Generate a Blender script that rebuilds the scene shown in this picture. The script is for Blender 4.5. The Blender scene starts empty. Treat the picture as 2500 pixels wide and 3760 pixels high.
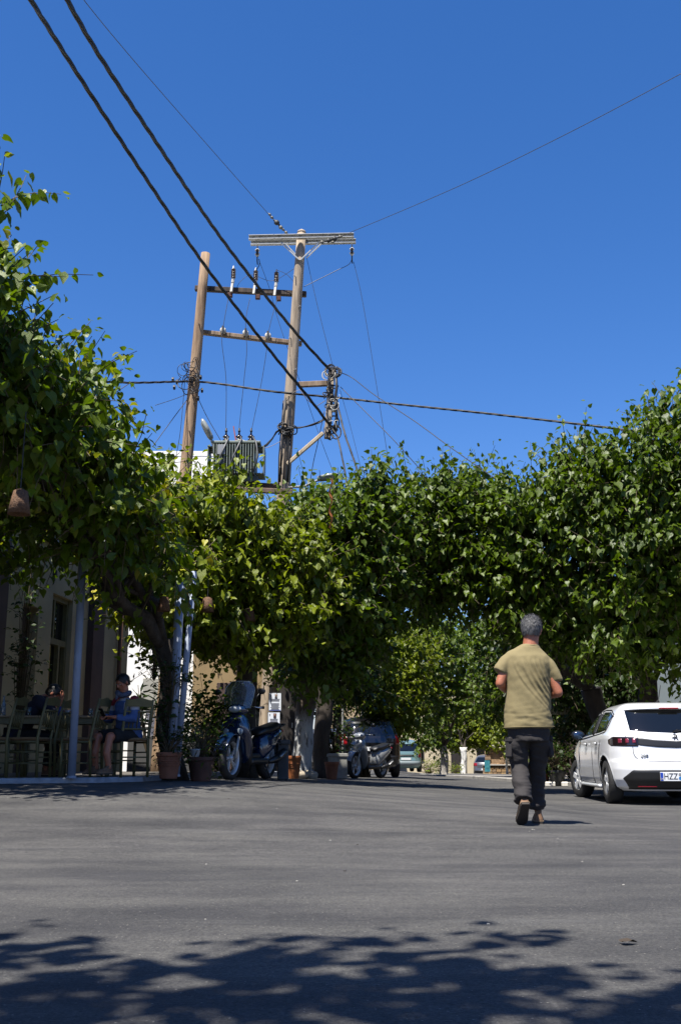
import bpy, bmesh, math, random
import numpy as np
from mathutils import Vector, Matrix, noise
rnd = random.Random(7)
RG = np.random.default_rng(11)
S = bpy.context.scene
COL = S.collection
R = math.radians

# ------------------------------------------------------------------ camera
F = 3900.0; PITCH = R(13.06); CAMH = 0.555
cd = bpy.data.cameras.new('camera'); cam = bpy.data.objects.new('camera', cd); COL.objects.link(cam)
cd.sensor_fit = 'HORIZONTAL'; cd.sensor_width = 15.6; cd.lens = F / 2500 * 15.6
cd.clip_start = 0.05; cd.clip_end = 3000
cam.location = (0, 0, CAMH); cam.rotation_euler = (R(90) + PITCH, 0, 0)
S.camera = cam
# ------------------------------------------------------------------ sky and sun
SUN_EL, SUN_AZ = 65.5, 213.0       # azimuth clockwise from +Y
W = bpy.data.worlds.new('World'); S.world = W; W.use_nodes = True
nt = W.node_tree; bgn = nt.nodes['Background']
sky = nt.nodes.new('ShaderNodeTexSky'); sky.sky_type = 'NISHITA'; sky.sun_disc = False
sky.sun_elevation = R(SUN_EL); sky.sun_rotation = R(SUN_AZ)
sky.altitude = 300; sky.air_density = 1.0; sky.dust_density = 0.5; sky.ozone_density = 4.5
hs = nt.nodes.new('ShaderNodeHueSaturation'); hs.inputs['Saturation'].default_value = 1.27
nt.links.new(sky.outputs[0], hs.inputs['Color']); mg = nt.nodes.new('ShaderNodeMixRGB'); mg.blend_type = 'MULTIPLY'; mg.inputs[0].default_value = 1; mg.inputs[2].default_value = (1.0, .885, 1.03, 1)
nt.links.new(hs.outputs[0], mg.inputs[1]); nt.links.new(mg.outputs[0], bgn.inputs['Color'])
bgn.inputs['Strength'].default_value = 0.074
sl = bpy.data.lights.new('sun', 'SUN'); sl.energy = 5.0; sl.angle = R(0.53); sl.color = (1.0, 0.95, 0.87)
so = bpy.data.objects.new('sun', sl); COL.objects.link(so)
_sd = Vector((math.sin(R(SUN_AZ)) * math.cos(R(SUN_EL)), math.cos(R(SUN_AZ)) * math.cos(R(SUN_EL)), math.sin(R(SUN_EL))))
so.rotation_euler = _sd.to_track_quat('Z', 'Y').to_euler(); so.location = _sd * 60
S.view_settings.view_transform = 'Standard'; S.view_settings.look = 'None'
S.view_settings.gamma = 1.0; S.view_settings.exposure = 1.25; S.view_settings.use_curve_mapping = False
try:
    S.cycles.max_bounces = 6; S.cycles.transparent_max_bounces = 8
except Exception: pass

# ------------------------------------------------------------------ helpers
CP, SP = math.cos(PITCH), math.sin(PITCH)
def at(px, py, D):
    """point on the sight line of a photo pixel, D metres down the street"""
    u = (px - 1250) / F; v = (1880 - py) / F
    s = D / (CP - v * SP)
    return Vector((u * s, D, CAMH + (SP + v * CP) * s))
def sst(x, a, b):
    t = min(1, max(0, (x - a) / (b - a))); return t * t * (3 - 2 * t)
def G(x, y):
    z = .27 * sst(y, 6, 12.5) * (1 - sst(x, -2.5, 3.2)) * (1 - sst(y, 15, 40))
    z -= .0045 * max(0, y - 28) if y < 90 else .0045 * 62
    z -= .08 * min(12, max(0, x - 3.5)) * sst(y, 32, 60)
    z -= .075 * sst(x, 1.8, 3.4) * sst(y, 6, 12)
    return z
def gp(px, D, dz=0):
    """ground point seen in photo column px at distance D"""
    x = (px - 1250) / F * D * .967
    return Vector((x, D, G(x, D) + dz))

MATS = {}
KEEP = {'white_car_paint': .78, 'white_render': .85, 'plate_white': .8, 'chrome': 1, 'poster_paper': .9, 'pale_cream_render': .75, 'white_porcelain': .8, 'limewash': .8, 'galvanised_steel': .95, 'olive_cotton': .66, 'cream_render': .8, 'pole_wood_orange': .85, 'pole_wood_grey': .85, 'beam_wood_mid': .8, 'transformer_paint': .75, 'beige_arm': .8, 'asphalt': 1, 'alloy_rim': 1, 'screen_plastic': 1, 'glass_clear': 1}
def mat(name, col=(.5, .5, .5), rough=.6, metal=0, spec=.5, var=0, vscale=8, bump=0, bscale=60, coat=0, trans=0, stretch=None, col2=None, emit=None, detail=6):
    if name in MATS: return MATS[name]
    k = KEEP.get(name, .53); col = tuple(c * k for c in col); col2 = tuple(c * k for c in col2) if col2 else None
    m = bpy.data.materials.new(name); m.use_nodes = True; MATS[name] = m
    n = m.node_tree; b = n.nodes['Principled BSDF']
    b.inputs['Base Color'].default_value = (*col, 1); b.inputs['Roughness'].default_value = rough
    b.inputs['Metallic'].default_value = metal; b.inputs['Specular IOR Level'].default_value = spec
    b.inputs['Coat Weight'].default_value = coat; b.inputs['Coat Roughness'].default_value = .05
    tc = n.nodes.new('ShaderNodeTexCoord'); vec = tc.outputs['Object']
    if stretch:
        mp = n.nodes.new('ShaderNodeMapping'); mp.inputs['Scale'].default_value = stretch
        n.links.new(vec, mp.inputs['Vector']); vec = mp.outputs[0]
    if var or col2:
        no = n.nodes.new('ShaderNodeTexNoise'); no.inputs['Scale'].default_value = vscale; no.inputs['Detail'].default_value = detail
        n.links.new(vec, no.inputs['Vector'])
        cr = n.nodes.new('ShaderNodeValToRGB'); e = cr.color_ramp.elements
        c2 = col2 if col2 else tuple(c * (1 + var) for c in col)
        c1 = col if col2 else tuple(c * (1 - var) for c in col)
        e[0].position = .32; e[0].color = (*c1, 1); e[1].position = .68; e[1].color = (*c2, 1)
        n.links.new(no.outputs['Fac'], cr.inputs[0]); n.links.new(cr.outputs[0], b.inputs['Base Color'])
    if bump:
        nb = n.nodes.new('ShaderNodeTexNoise'); nb.inputs['Scale'].default_value = bscale; nb.inputs['Detail'].default_value = 5
        n.links.new(vec, nb.inputs['Vector'])
        bm = n.nodes.new('ShaderNodeBump'); bm.inputs['Strength'].default_value = bump; bm.inputs['Distance'].default_value = .02
        n.links.new(nb.outputs['Fac'], bm.inputs['Height']); n.links.new(bm.outputs[0], b.inputs['Normal'])
    if trans:
        b.inputs['Transmission Weight'].default_value = trans
    return m

def leaf_mat(name, c_dark, c_light, c_yel, transl=.27, rough=.46):
    m = bpy.data.materials.new(name); m.use_nodes = True; n = m.node_tree; MATS[name] = m
    b = n.nodes['Principled BSDF']; out = n.nodes['Material Output']
    a = n.nodes.new('ShaderNodeAttribute'); a.attribute_name = 'tint'
    cr = n.nodes.new('ShaderNodeValToRGB'); e = cr.color_ramp.elements
    e[0].position = 0; e[0].color = (*c_dark, 1); e[1].position = .75; e[1].color = (*c_light, 1)
    q = e.new(1.0); q.color = (*c_yel, 1)
    n.links.new(a.outputs['Fac'], cr.inputs[0])
    no = n.nodes.new('ShaderNodeTexNoise'); no.inputs['Scale'].default_value = 38; no.inputs['Detail'].default_value = 3
    tc = n.nodes.new('ShaderNodeTexCoord'); n.links.new(tc.outputs['Object'], no.inputs['Vector'])
    mx = n.nodes.new('ShaderNodeMixRGB'); mx.blend_type = 'MULTIPLY'; mx.inputs['Fac'].default_value = .4
    n.links.new(cr.outputs[0], mx.inputs[1]); n.links.new(no.outputs['Fac'], mx.inputs[2])
    br = n.nodes.new('ShaderNodeBrightContrast'); br.inputs['Bright'].default_value = 0.0
    n.links.new(mx.outputs[0], br.inputs[0])
    n.links.new(br.outputs[0], b.inputs['Base Color'])
    b.inputs['Roughness'].default_value = rough; b.inputs['Specular IOR Level'].default_value = .3
    bp = n.nodes.new('ShaderNodeBump'); bp.inputs['Strength'].default_value = .5; bp.inputs['Distance'].default_value = .01
    n.links.new(no.outputs['Fac'], bp.inputs['Height']); n.links.new(bp.outputs[0], b.inputs['Normal'])
    t = n.nodes.new('ShaderNodeBsdfTranslucent')
    g2 = n.nodes.new('ShaderNodeMixRGB'); g2.blend_type = 'MULTIPLY'; g2.inputs['Fac'].default_value = 1
    g2.inputs[2].default_value = (1.5, 1.7, .35, 1); n.links.new(cr.outputs[0], g2.inputs[1])
    n.links.new(g2.outputs[0], t.inputs['Color'])
    ms = n.nodes.new('ShaderNodeMixShader'); ms.inputs[0].default_value = transl
    n.links.new(b.outputs[0], ms.inputs[1]); n.links.new(t.outputs[0], ms.inputs[2])
    n.links.new(ms.outputs[0], out.inputs['Surface'])
    return m

def frame_from(d, up=Vector((0, 0, 1))):
    d = d.normalized()
    if abs(d.dot(up)) > .99: up = Vector((0, 1, 0))
    x = d.cross(up).normalized(); y = x.cross(d).normalized()
    return x, y
class MB:
    def __init__(s): s.v = []; s.f = []; s.m = []; s.mi = 0
    def add(s, vs, fs):
        o = len(s.v); s.v.extend([tuple(p) for p in vs]); s.f.extend([tuple(i + o for i in f) for f in fs]); s.m.extend([s.mi] * len(fs)); return s
    def box(s, c, size, rot=None, taper=1.0, bev=0.0):
        hx, hy, hz = size[0] / 2, size[1] / 2, size[2] / 2
        if bev <= 0:
            vs = []
            for z in (-1, 1):
                k = taper if z > 0 else 1
                for a, b in ((-1, -1), (1, -1), (1, 1), (-1, 1)): vs.append(Vector((a * hx * k, b * hy * k, z * hz)))
            fs = [(0, 3, 2, 1), (4, 5, 6, 7), (0, 1, 5, 4), (1, 2, 6, 5), (2, 3, 7, 6), (3, 0, 4, 7)]
        else:
            bev = min(bev, hx * .9, hy * .9, hz * .9)
            vs = []
            for z, q in ((-hz, 1), (-hz + bev, 0), (hz - bev, 0), (hz, 1)):
                k = taper if z > 0 else 1; i = bev * q
                X, Y = hx * k, hy * k
                for a, b in ((-X + bev, -Y + i), (X - bev, -Y + i), (X - i, -Y + bev), (X - i, Y - bev), (X - bev, Y - i), (-X + bev, Y - i), (-X + i, Y - bev), (-X + i, -Y + bev)):
                    vs.append(Vector((a, b, z)))
            fs = [tuple(range(7, -1, -1)), tuple(range(24, 32))]
            for r in range(3):
                for i in range(8): j = (i + 1) % 8; fs.append((r * 8 + i, r * 8 + j, r * 8 + 8 + j, r * 8 + 8 + i))
        if rot is not None: vs = [rot @ v for v in vs]
        c = Vector(c); return s.add([v + c for v in vs], fs)
    def bar(s, a, b, w, h=None, up=Vector((0, 0, 1)), bev=0):
        a = Vector(a); b = Vector(b); h = h or w; d = b - a; x, y = frame_from(d, up)
        m = Matrix((x, y, -d.normalized())).transposed()
        return s.box((a + b) / 2, (w, h, d.length), m, bev=bev)
    def tube(s, pts, r, n=8, cap=True, flat=1.0, wob=0, up=None):
        pts = [Vector(p) for p in pts]; k = len(pts)
        rs = r if isinstance(r, (list, tuple)) else [r] * k
        vs = []; px = None
        for i in range(k):
            d = (pts[min(i + 1, k - 1)] - pts[max(i - 1, 0)])
            if d.length < 1e-9: d = Vector((0, 0, 1))
            d.normalize()
            if px is None: x, y = frame_from(d, up or Vector((0, 0, 1)))
            else:
                x = (px - d * px.dot(d)); x = x.normalized() if x.length > 1e-6 else frame_from(d)[0]; y = d.cross(x) * -1
                y = x.cross(d)
            px = x
            for j in range(n):
                a = 2 * math.pi * j / n; q = 1
                if wob: q = 1 + wob * noise.noise(Vector((math.cos(a) * 1.3 + i * .37, math.sin(a) * 1.3, pts[i].z * 2 + pts[i].x)))
                vs.append(pts[i] + (x * math.cos(a) + y * math.sin(a) * flat) * rs[i] * q)
        fs = [(i * n + j, i * n + (j + 1) % n, (i + 1) * n + (j + 1) % n, (i + 1) * n + j) for i in range(k - 1) for j in range(n)]
        if cap: fs += [tuple(range(n - 1, -1, -1)), tuple(range((k - 1) * n, k * n))]
        return s.add(vs, fs)
    def rings(s, rings, cap=True):
        n = len(rings[0]); vs = [p for r in rings for p in r]; k = len(rings)
        fs = [(i * n + j, i * n + (j + 1) % n, (i + 1) * n + (j + 1) % n, (i + 1) * n + j) for i in range(k - 1) for j in range(n)]
        if cap: fs += [tuple(range(n - 1, -1, -1)), tuple(range((k - 1) * n, k * n))]
        return s.add(vs, fs)
    def lathe(s, prof, n=20, c=(0, 0, 0), axis='Z', cap=True):
        rs = []
        for r, z in prof:
            ring = []
            for j in range(n):
                a = 2 * math.pi * j / n; x, y = r * math.cos(a), r * math.sin(a)
                p = {'Z': (x, y, z), 'X': (z, x, y), 'Y': (y, z, x)}[axis]
                ring.append(Vector(p) + Vector(c))
            rs.append(ring)
        return s.rings(rs, cap)
    def ell(s, c, r, n=12, m=8, rot=None):
        c = Vector(c); rs = []
        for i in range(m + 1):
            t = -math.pi / 2 + math.pi * i / m; cz = max(math.cos(t), .02)
            ring = []
            for j in range(n):
                p = Vector((r[0] * cz * math.cos(2 * math.pi * j / n), r[1] * cz * math.sin(2 * math.pi * j / n), r[2] * math.sin(t)))
                if rot is not None: p = rot @ p
                ring.append(p + c)
            rs.append(ring)
        return s.rings(rs)
    def grid(s, P, flip=False, thick=0):
        n = len(P); k = len(P[0]); vs = [p for row in P for p in row]
        fs = []
        for i in range(n - 1):
            for j in range(k - 1):
                q = (i * k + j, i * k + j + 1, (i + 1) * k + j + 1, (i + 1) * k + j); fs.append(q[::-1] if flip else q)
        return s.add(vs, fs)
    def mesh(s, name, mats, smooth=False):
        me = bpy.data.meshes.new(name); me.from_pydata([tuple(v) for v in s.v], [], s.f)
        for m in (mats if isinstance(mats, (list, tuple)) else [mats]): me.materials.append(m)
        if any(s.m): me.polygons.foreach_set('material_index', s.m)
        if smooth: me.shade_smooth()
        me.update(); return me
    def build(s, name, mats, parent=None, smooth=False, kind=None, angle=None):
        me = s.mesh(name, mats, smooth)
        if angle is not None:
            me.shade_smooth()
            bm = bmesh.new(); bm.from_mesh(me)
            for e in bm.edges:
                if len(e.link_faces) == 2 and e.calc_face_angle(0) > R(angle): e.smooth = False
            bm.to_mesh(me); bm.free()
        return link(name, me, parent, kind)
def link(name, me, parent=None, kind=None):
    o = bpy.data.objects.new(name, me); COL.objects.link(o)
    if parent is not None: o.parent = parent
    if kind: o['kind'] = kind
    return o
def tag(o, label, cat, group=None):
    o['label'] = label; o['category'] = cat
    if group: o['group'] = group
    return o
def thing(name, label, cat, loc=(0, 0, 0), rz=0, group=None):
    o = bpy.data.objects.new(name, None); COL.objects.link(o); o.empty_display_size = .1
    o.location = loc; o.rotation_euler = (0, 0, rz); return tag(o, label, cat, group)
def dup(root, loc, rz, label, group=None):
    def cp(o, par):
        c = o.copy(); COL.objects.link(c); c.parent = par
        for ch in kids.get(o.name, []): cp(ch, c)
        return c
    kids = {}
    for o in list(root.children_recursive): kids.setdefault(o.parent.name, []).append(o)
    r = cp(root, None); r.location = loc; r.rotation_euler = (0, 0, rz); r['label'] = label
    if group: r['group'] = group
    return r
def text(name, s, size, M, parent, m, depth=.001, sx=1.0):
    cu = bpy.data.curves.new(name, 'FONT'); cu.body = s; cu.size = size; cu.extrude = depth; cu.align_x = 'CENTER'; cu.align_y = 'CENTER'
    o = bpy.data.objects.new('tmp', cu); COL.objects.link(o)
    dg = bpy.context.evaluated_depsgraph_get(); me = bpy.data.meshes.new_from_object(o.evaluated_get(dg))
    bpy.data.objects.remove(o); me.transform(Matrix.Diagonal((sx, 1, 1, 1))); me.transform(M); me.materials.clear(); me.materials.append(m)
    return link(name, me, parent)
def remesh(mb, voxel, smooth=4, factor=.6):
    me = mb.mesh('tmp', mat('tmpm')); o = bpy.data.objects.new('tmp', me); COL.objects.link(o)
    md = o.modifiers.new('r', 'REMESH'); md.mode = 'VOXEL'; md.voxel_size = voxel
    if smooth:
        sm = o.modifiers.new('s', 'SMOOTH'); sm.iterations = smooth; sm.factor = factor
    dg = bpy.context.evaluated_depsgraph_get(); out = bpy.data.meshes.new_from_object(o.evaluated_get(dg))
    bpy.data.objects.remove(o); out.materials.clear(); return out
def displace(me, fn):
    n = len(me.vertices); co = np.empty(n * 3); no = np.empty(n * 3)
    me.vertices.foreach_get('co', co); me.vertex_normals.foreach_get('vector', no)
    co = co.reshape(-1, 3); no = no.reshape(-1, 3)
    for i in range(n):
        d = fn(Vector(co[i]), Vector(no[i]))
        if d: co[i] += no[i] * d
    me.vertices.foreach_set('co', co.ravel()); me.update()
def fin(me, m, name, parent, kind=None):
    me.materials.clear(); me.materials.append(m); me.shade_smooth(); me.name = name; return link(name, me, parent, kind)

# ------------------------------------------------------------------ shared materials
M_bark = mat('bark', (.055, .042, .03), .9, var=.45, vscale=9, bump=.9, bscale=22, stretch=(1, 1, .35))
M_twig = mat('twig', (.12, .085, .04), .8)
M_leaf = leaf_mat('mulberry_leaf', (.010, .030, .002), (.105, .155, .007), (.29, .24, .012))
M_leafY = leaf_mat('mulberry_leaf_yellowish', (.028, .055, .002), (.19, .225, .008), (.45, .37, .02))
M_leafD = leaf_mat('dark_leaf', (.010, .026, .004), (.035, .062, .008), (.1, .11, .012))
M_black = mat('black_rubber', (.012, .012, .013), .6)
M_steel = mat('galvanised_steel', (.42, .42, .40), .45, metal=.6, var=.12, vscale=14)
M_terra = mat('terracotta', (.33, .12, .06), .85, var=.25, vscale=7, bump=.2)
M_white = mat('white_render', (.78, .77, .73), .85, var=.04, vscale=2, bump=.15, bscale=30)
M_glassd = mat('dark_glass', (.006, .008, .008), .03, spec=.8)
M_chrome = mat('chrome', (.7, .7, .7), .15, metal=1)
M_red = mat('red_lens', (.35, .008, .012), .12, spec=.7)
M_plast = mat('black_plastic', (.018, .018, .019), .42)

# ================================================================== GROUND
def asphalt():
    m = bpy.data.materials.new('asphalt'); m.use_nodes = True; n = m.node_tree; L = n.links.new; b = n.nodes['Principled BSDF']
    tc = n.nodes.new('ShaderNodeTexCoord'); V = tc.outputs['Object']
    def nz(sc, det=6, rough=.6, stretch=None):
        q = n.nodes.new('ShaderNodeTexNoise'); q.inputs['Scale'].default_value = sc; q.inputs['Detail'].default_value = det; q.inputs['Roughness'].default_value = rough
        if stretch:
            mp = n.nodes.new('ShaderNodeMapping'); mp.inputs['Scale'].default_value = stretch; L(V, mp.inputs['Vector']); L(mp.outputs[0], q.inputs['Vector'])
        else: L(V, q.inputs['Vector'])
        return q.outputs['Fac']
    def ramp(src, p0, c0, p1, c1):
        r = n.nodes.new('ShaderNodeValToRGB'); e = r.color_ramp.elements; e[0].position = p0; e[0].color = (*c0, 1); e[1].position = p1; e[1].color = (*c1, 1); L(src, r.inputs[0]); return r.outputs[0]
    def mix(a, bb, fac=1, mode='MULTIPLY'):
        x = n.nodes.new('ShaderNodeMixRGB'); x.blend_type = mode
        if isinstance(fac, (int, float)): x.inputs[0].default_value = fac
        else: L(fac, x.inputs[0])
        for s_, i in ((a, 1), (bb, 2)):
            if isinstance(s_, tuple): x.inputs[i].default_value = (*s_, 1)
            else: L(s_, x.inputs[i])
        return x.outputs[0]
    base = ramp(nz(.55, 5), .33, (.037, .037, .0375), .66, (.074, .0725, .070))
    patch = ramp(nz(1.3, 8, .65, (.5, 1.6, 1)), .38, (.66, .66, .69), .60, (1.12, 1.11, 1.08))
    c = mix(base, patch)
    grain = ramp(nz(80, 4, .85), .33, (.30, .30, .32), .67, (1.75, 1.73, 1.68))
    c = mix(c, grain); c = mix(c, ramp(nz(26, 4, .7), .35, (.80, .80, .82), .65, (1.2, 1.2, 1.17)))
    vo = n.nodes.new('ShaderNodeTexVoronoi'); vo.inputs['Scale'].default_value = 62; L(V, vo.inputs['Vector'])
    sp = ramp(vo.outputs['Distance'], .12, (1, 1, 1), .22, (0, 0, 0))
    sel = n.nodes.new('ShaderNodeSeparateColor'); L(vo.outputs['Color'], sel.inputs[0])
    gt = n.nodes.new('ShaderNodeMath'); gt.operation = 'GREATER_THAN'; gt.inputs[1].default_value = .88; L(sel.outputs[0], gt.inputs[0])
    ml = n.nodes.new('ShaderNodeMath'); ml.operation = 'MULTIPLY'; L(gt.outputs[0], ml.inputs[0]); L(sp, ml.inputs[1])
    c = mix(c, (.22, .205, .18), ml.outputs[0], 'MIX')
    # worn light streaks and dark tar seams
    w1 = ramp(nz(.9, 7, .7, (.35, 2.2, 1)), .57, (0, 0, 0), .68, (1, 1, 1))
    k = n.nodes.new('ShaderNodeMath'); k.operation = 'MULTIPLY'; k.inputs[1].default_value = .3; L(w1, k.inputs[0])
    c = mix(c, (.098, .097, .094), k.outputs[0], 'MIX')
    w2 = ramp(nz(.8, 8, .75, (.4, 2.0, 3)), .34, (1, 1, 1), .42, (0, 0, 0))
    k2 = n.nodes.new('ShaderNodeMath'); k2.operation = 'MULTIPLY'; k2.inputs[1].default_value = .55; L(w2, k2.inputs[0])
    c = mix(c, (.028, .028, .031), k2.outputs[0], 'MIX')
    vc = n.nodes.new('ShaderNodeTexVoronoi'); vc.feature = 'DISTANCE_TO_EDGE'; vc.inputs['Scale'].default_value = .42
    wn = n.nodes.new('ShaderNodeTexNoise'); wn.inputs['Scale'].default_value = 1.4; wn.inputs['Detail'].default_value = 6; L(V, wn.inputs['Vector'])
    wa = n.nodes.new('ShaderNodeMixRGB'); wa.blend_type = 'ADD'; wa.inputs[0].default_value = .8; L(V, wa.inputs[1]); L(wn.outputs['Color'], wa.inputs[2]); L(wa.outputs[0], vc.inputs['Vector'])
    ck = ramp(vc.outputs['Distance'], .002, (1, 1, 1), .006, (0, 0, 0))
    k3 = n.nodes.new('ShaderNodeMath'); k3.operation = 'MULTIPLY'; k3.inputs[1].default_value = .3; L(ck, k3.inputs[0])
    c = mix(c, (.02, .02, .02), k3.outputs[0], 'MIX')
    L(c, b.inputs['Base Color']); b.inputs['Roughness'].default_value = .82; b.inputs['Specular IOR Level'].default_value = .35
    bp = n.nodes.new('ShaderNodeBump'); bp.inputs['Strength'].default_value = .75; bp.inputs['Distance'].default_value = .012
    L(nz(120, 4, .75), bp.inputs['Height']); L(bp.outputs[0], b.inputs['Normal'])
    return m
M_asph = asphalt()
xs = [-400, -150, -60, -30, -18, -12, -9] + [-7 + .35 * i for i in range(49)] + [11, 13, 16, 20, 30, 60, 150, 400]
ys = [-60, -20, -5, -1] + [0 + .4 * i for i in range(50)] + [20.5 + 1.2 * i for i in range(58)] + [95, 110, 140, 200, 400, 900]
mb = MB(); mb.grid([[Vector((x, y, G(x, y))) for x in xs] for y in ys]); mb.build('road', M_asph, smooth=True, kind='structure')

# kerb line of the terrace on the left and the right-hand pavement
TZ = .325
KL = [(-30, 11.6), (-6, 12.0), (-4.2, 12.35), (-2.9, 12.9), (-2.45, 13.6), (-2.25, 15.5), (-2.0, 18), (-1.3, 22), (-.6, 30), (-.4, 45), (-.4, 62)]
def tz(y): return TZ if y < 16 else max(G(-1.5, y) + .09, TZ - (y - 16) * .02)
M_terr = mat('terrace_concrete', (.16, .145, .125), .85, var=.25, vscale=3, bump=.2)
M_kerb = mat('painted_kerb', (.42, .45, .50), .75, var=.25, vscale=9, bump=.3)
mb = MB()
mb.grid([[Vector((-30, y - .1, tz(y))), Vector((x - .14, y + .06, tz(y)))] for x, y in KL], flip=True)
mb.build('terrace_floor', M_terr, kind='structure')
def kerb(pts, w, name, m, zf, top):
    mb = MB(); P = []
    for i, (x, y) in enumerate(pts):
        a = Vector(pts[max(i - 1, 0)]); c = Vector(pts[min(i + 1, len(pts) - 1)]); d = (c - a).normalized(); nn = Vector((d.y, -d.x))
        p = Vector((x, y)); o = p - nn * w
        P.append([Vector((p.x, p.y, zf(p.x, p.y) - .2)), Vector((p.x, p.y, top(y) - .012)), Vector((p.x - nn.x * .015, p.y - nn.y * .015, top(y))), Vector((o.x, o.y, top(y))), Vector((o.x, o.y, zf(o.x, o.y) - .2))])
    mb.grid(P); mb.build(name, m, kind='structure', smooth=False)
def dense(pts, k=8):
    o = []
    for a, b in zip(pts, pts[1:]):
        for i in range(k): t = i / k; o.append((a[0] + (b[0] - a[0]) * t, a[1] + (b[1] - a[1]) * t))
    return o + [pts[-1]]
kerb(dense(KL), .16, 'kerb_left', M_kerb, G, lambda y: tz(y) + .006)
KR = [(7.2, 4), (6.6, 12), (6.2, 18), (5.3, 24), (4.7, 30), (4.3, 40), (3.9, 60)]
def top_r(y):
    return G(5.0, y) + .09
M_pave = mat('pavement_concrete', (.30, .28, .25), .85, var=.2, vscale=2.5, bump=.2)
mb = MB(); mb.grid([[Vector((x + .12, y, top_r(y) - .004)), Vector((x + 2.5, y, top_r(y) - .004)), Vector((22, y, top_r(y) - .004 - .3 * sst(y, 32, 60)))] for x, y in dense(KR, 5)], flip=True)
mb.build('pavement_right', M_pave, kind='structure')
kerb([(x, y) for x, y in dense(KR, 5)][::-1], .14, 'kerb_right', mat('kerb_stone', (.46, .44, .40), .8, var=.2, vscale=5), G, top_r)

# ================================================================== BUILDINGS
M_cream = mat('cream_render', (.34, .29, .17), .9, var=.12, vscale=1.5, bump=.2, bscale=25)
M_brown = mat('brown_paint', (.10, .06, .05), .8, var=.2, vscale=3)
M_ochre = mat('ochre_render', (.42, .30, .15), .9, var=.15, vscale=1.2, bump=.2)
M_pale = mat('pale_cream_render', (.62, .53, .36), .9, var=.08, vscale=1.2)
M_dkwood = mat('dark_wood', (.03, .022, .018), .6, var=.3, vscale=12, stretch=(1, 1, .2))
M_oliv = mat('olive_paint', (.20, .18, .07), .6, var=.2, vscale=10)
# café facade runs away from the camera: X = -6.8 + .1*Y
FD = Vector((.1, 1, 0)).normalized(); FN = Vector((1, -.1, 0)).normalized()
def fp(y, z, out=0): return Vector((-6.8 + .1 * y, y, z)) + FN * out
cafe = thing('cafe_building', 'cream rendered cafe building with brown pilasters in deep shade at the left edge', 'building', (0, 0, 0))
def fbox(mb, y0, y1, z0, z1, o0, o1):
    a = [fp(y0, z0, o0), fp(y1, z0, o0), fp(y1, z0, o1), fp(y0, z0, o1)]; b = [Vector((p.x, p.y, z1)) for p in a]
    mb.add(a + b, [(0, 1, 2, 3), (7, 6, 5, 4), (0, 4, 5, 1), (1, 5, 6, 2), (2, 6, 7, 3), (3, 7, 4, 0)])
mb = MB()
DOOR = (18.25, 19.25)
NIC = (17.0, 17.65)
fbox(mb, 9, NIC[0], .2, 4.4, -.35, 0); fbox(mb, NIC[1], DOOR[0], .2, 4.4, -.35, 0); fbox(mb, DOOR[1], 22.5, .2, 4.4, -.35, 0)
fbox(mb, DOOR[0], DOOR[1], 3.35, 4.4, -.35, 0); fbox(mb, NIC[0], NIC[1], 3.0, 4.4, -.35, 0)
fbox(mb, NIC[0], NIC[1], .2, 3.0, -.4, -.2)
fbox(mb, 22.5, 22.7, .2, 4.4, -9, .0); fbox(mb, 9, 9.2, .2, 4.4, -9, -.36)
mb.build('wall', M_cream, cafe)
mb = MB(); fbox(mb, 9, 22.8, 4.4, 4.6, -9, .25); mb.build('roof', M_cream, cafe)
mb = MB(); fbox(mb, 8.9, 22.8, 4.18, 4.34, .01, .16); mb.build('gutter', mat('gutter_paint', (.45, .45, .43), .6), cafe)
for y0, y1 in ((20.1, 20.75), (15.6, 16.1)):
    mb = MB(); fbox(mb, y0, y1, .25, 4.1, 0, .12); mb.build('pilaster', M_brown, cafe)
mb = MB(); fbox(mb, NIC[0] + .003, NIC[1] - .003, .3, 2.98, -.2, -.15); mb.build('shutter', M_brown, cafe)
mb = MB(); mb.tube([fp(21.9, 4.2, .08), fp(21.9, .4, .08)], .045, 8); mb.build('drainpipe', mat('rust_pipe', (.16, .07, .03), .7), cafe, smooth=True)
mb = MB(); fbox(mb, DOOR[0], DOOR[0] + .08, .33, 3.35, -.2, -.08); fbox(mb, DOOR[1] - .08, DOOR[1], .33, 3.35, -.2, -.08)
fbox(mb, DOOR[0] + .08, DOOR[1] - .08, 2.5, 2.6, -.2, -.08); fbox(mb, DOOR[0] + .08, DOOR[1] - .08, 3.27, 3.35, -.2, -.08); fbox(mb, 18.55, 18.6, 2.6, 3.27, -.2, -.08)
fbox(mb, 18.85, 18.93, .33, 2.5, -.2, -.08)
dr = mb.build('door', M_oliv, cafe)
for a in ((18.34, 18.54, 2.61, 3.26), (18.61, 19.16, 2.61, 3.26), (18.34, 18.84, .4, 2.49), (18.94, 19.16, .4, 2.49)):
    mb = MB(); fbox(mb, a[0], a[1], a[2], a[3], -.17, -.15); mb.build('pane', M_glassd, dr)
mb = MB()
for k in range(4): z = 1.5 + .1 * k; fbox(mb, 18.36, 18.62, z, z + .05, -.148, -.14)
fbox(mb, 18.36, 18.62, .95, 1.38, -.148, -.14)
mb.build('notice', mat('pale_paper', (.75, .72, .62), .7), dr)
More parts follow.
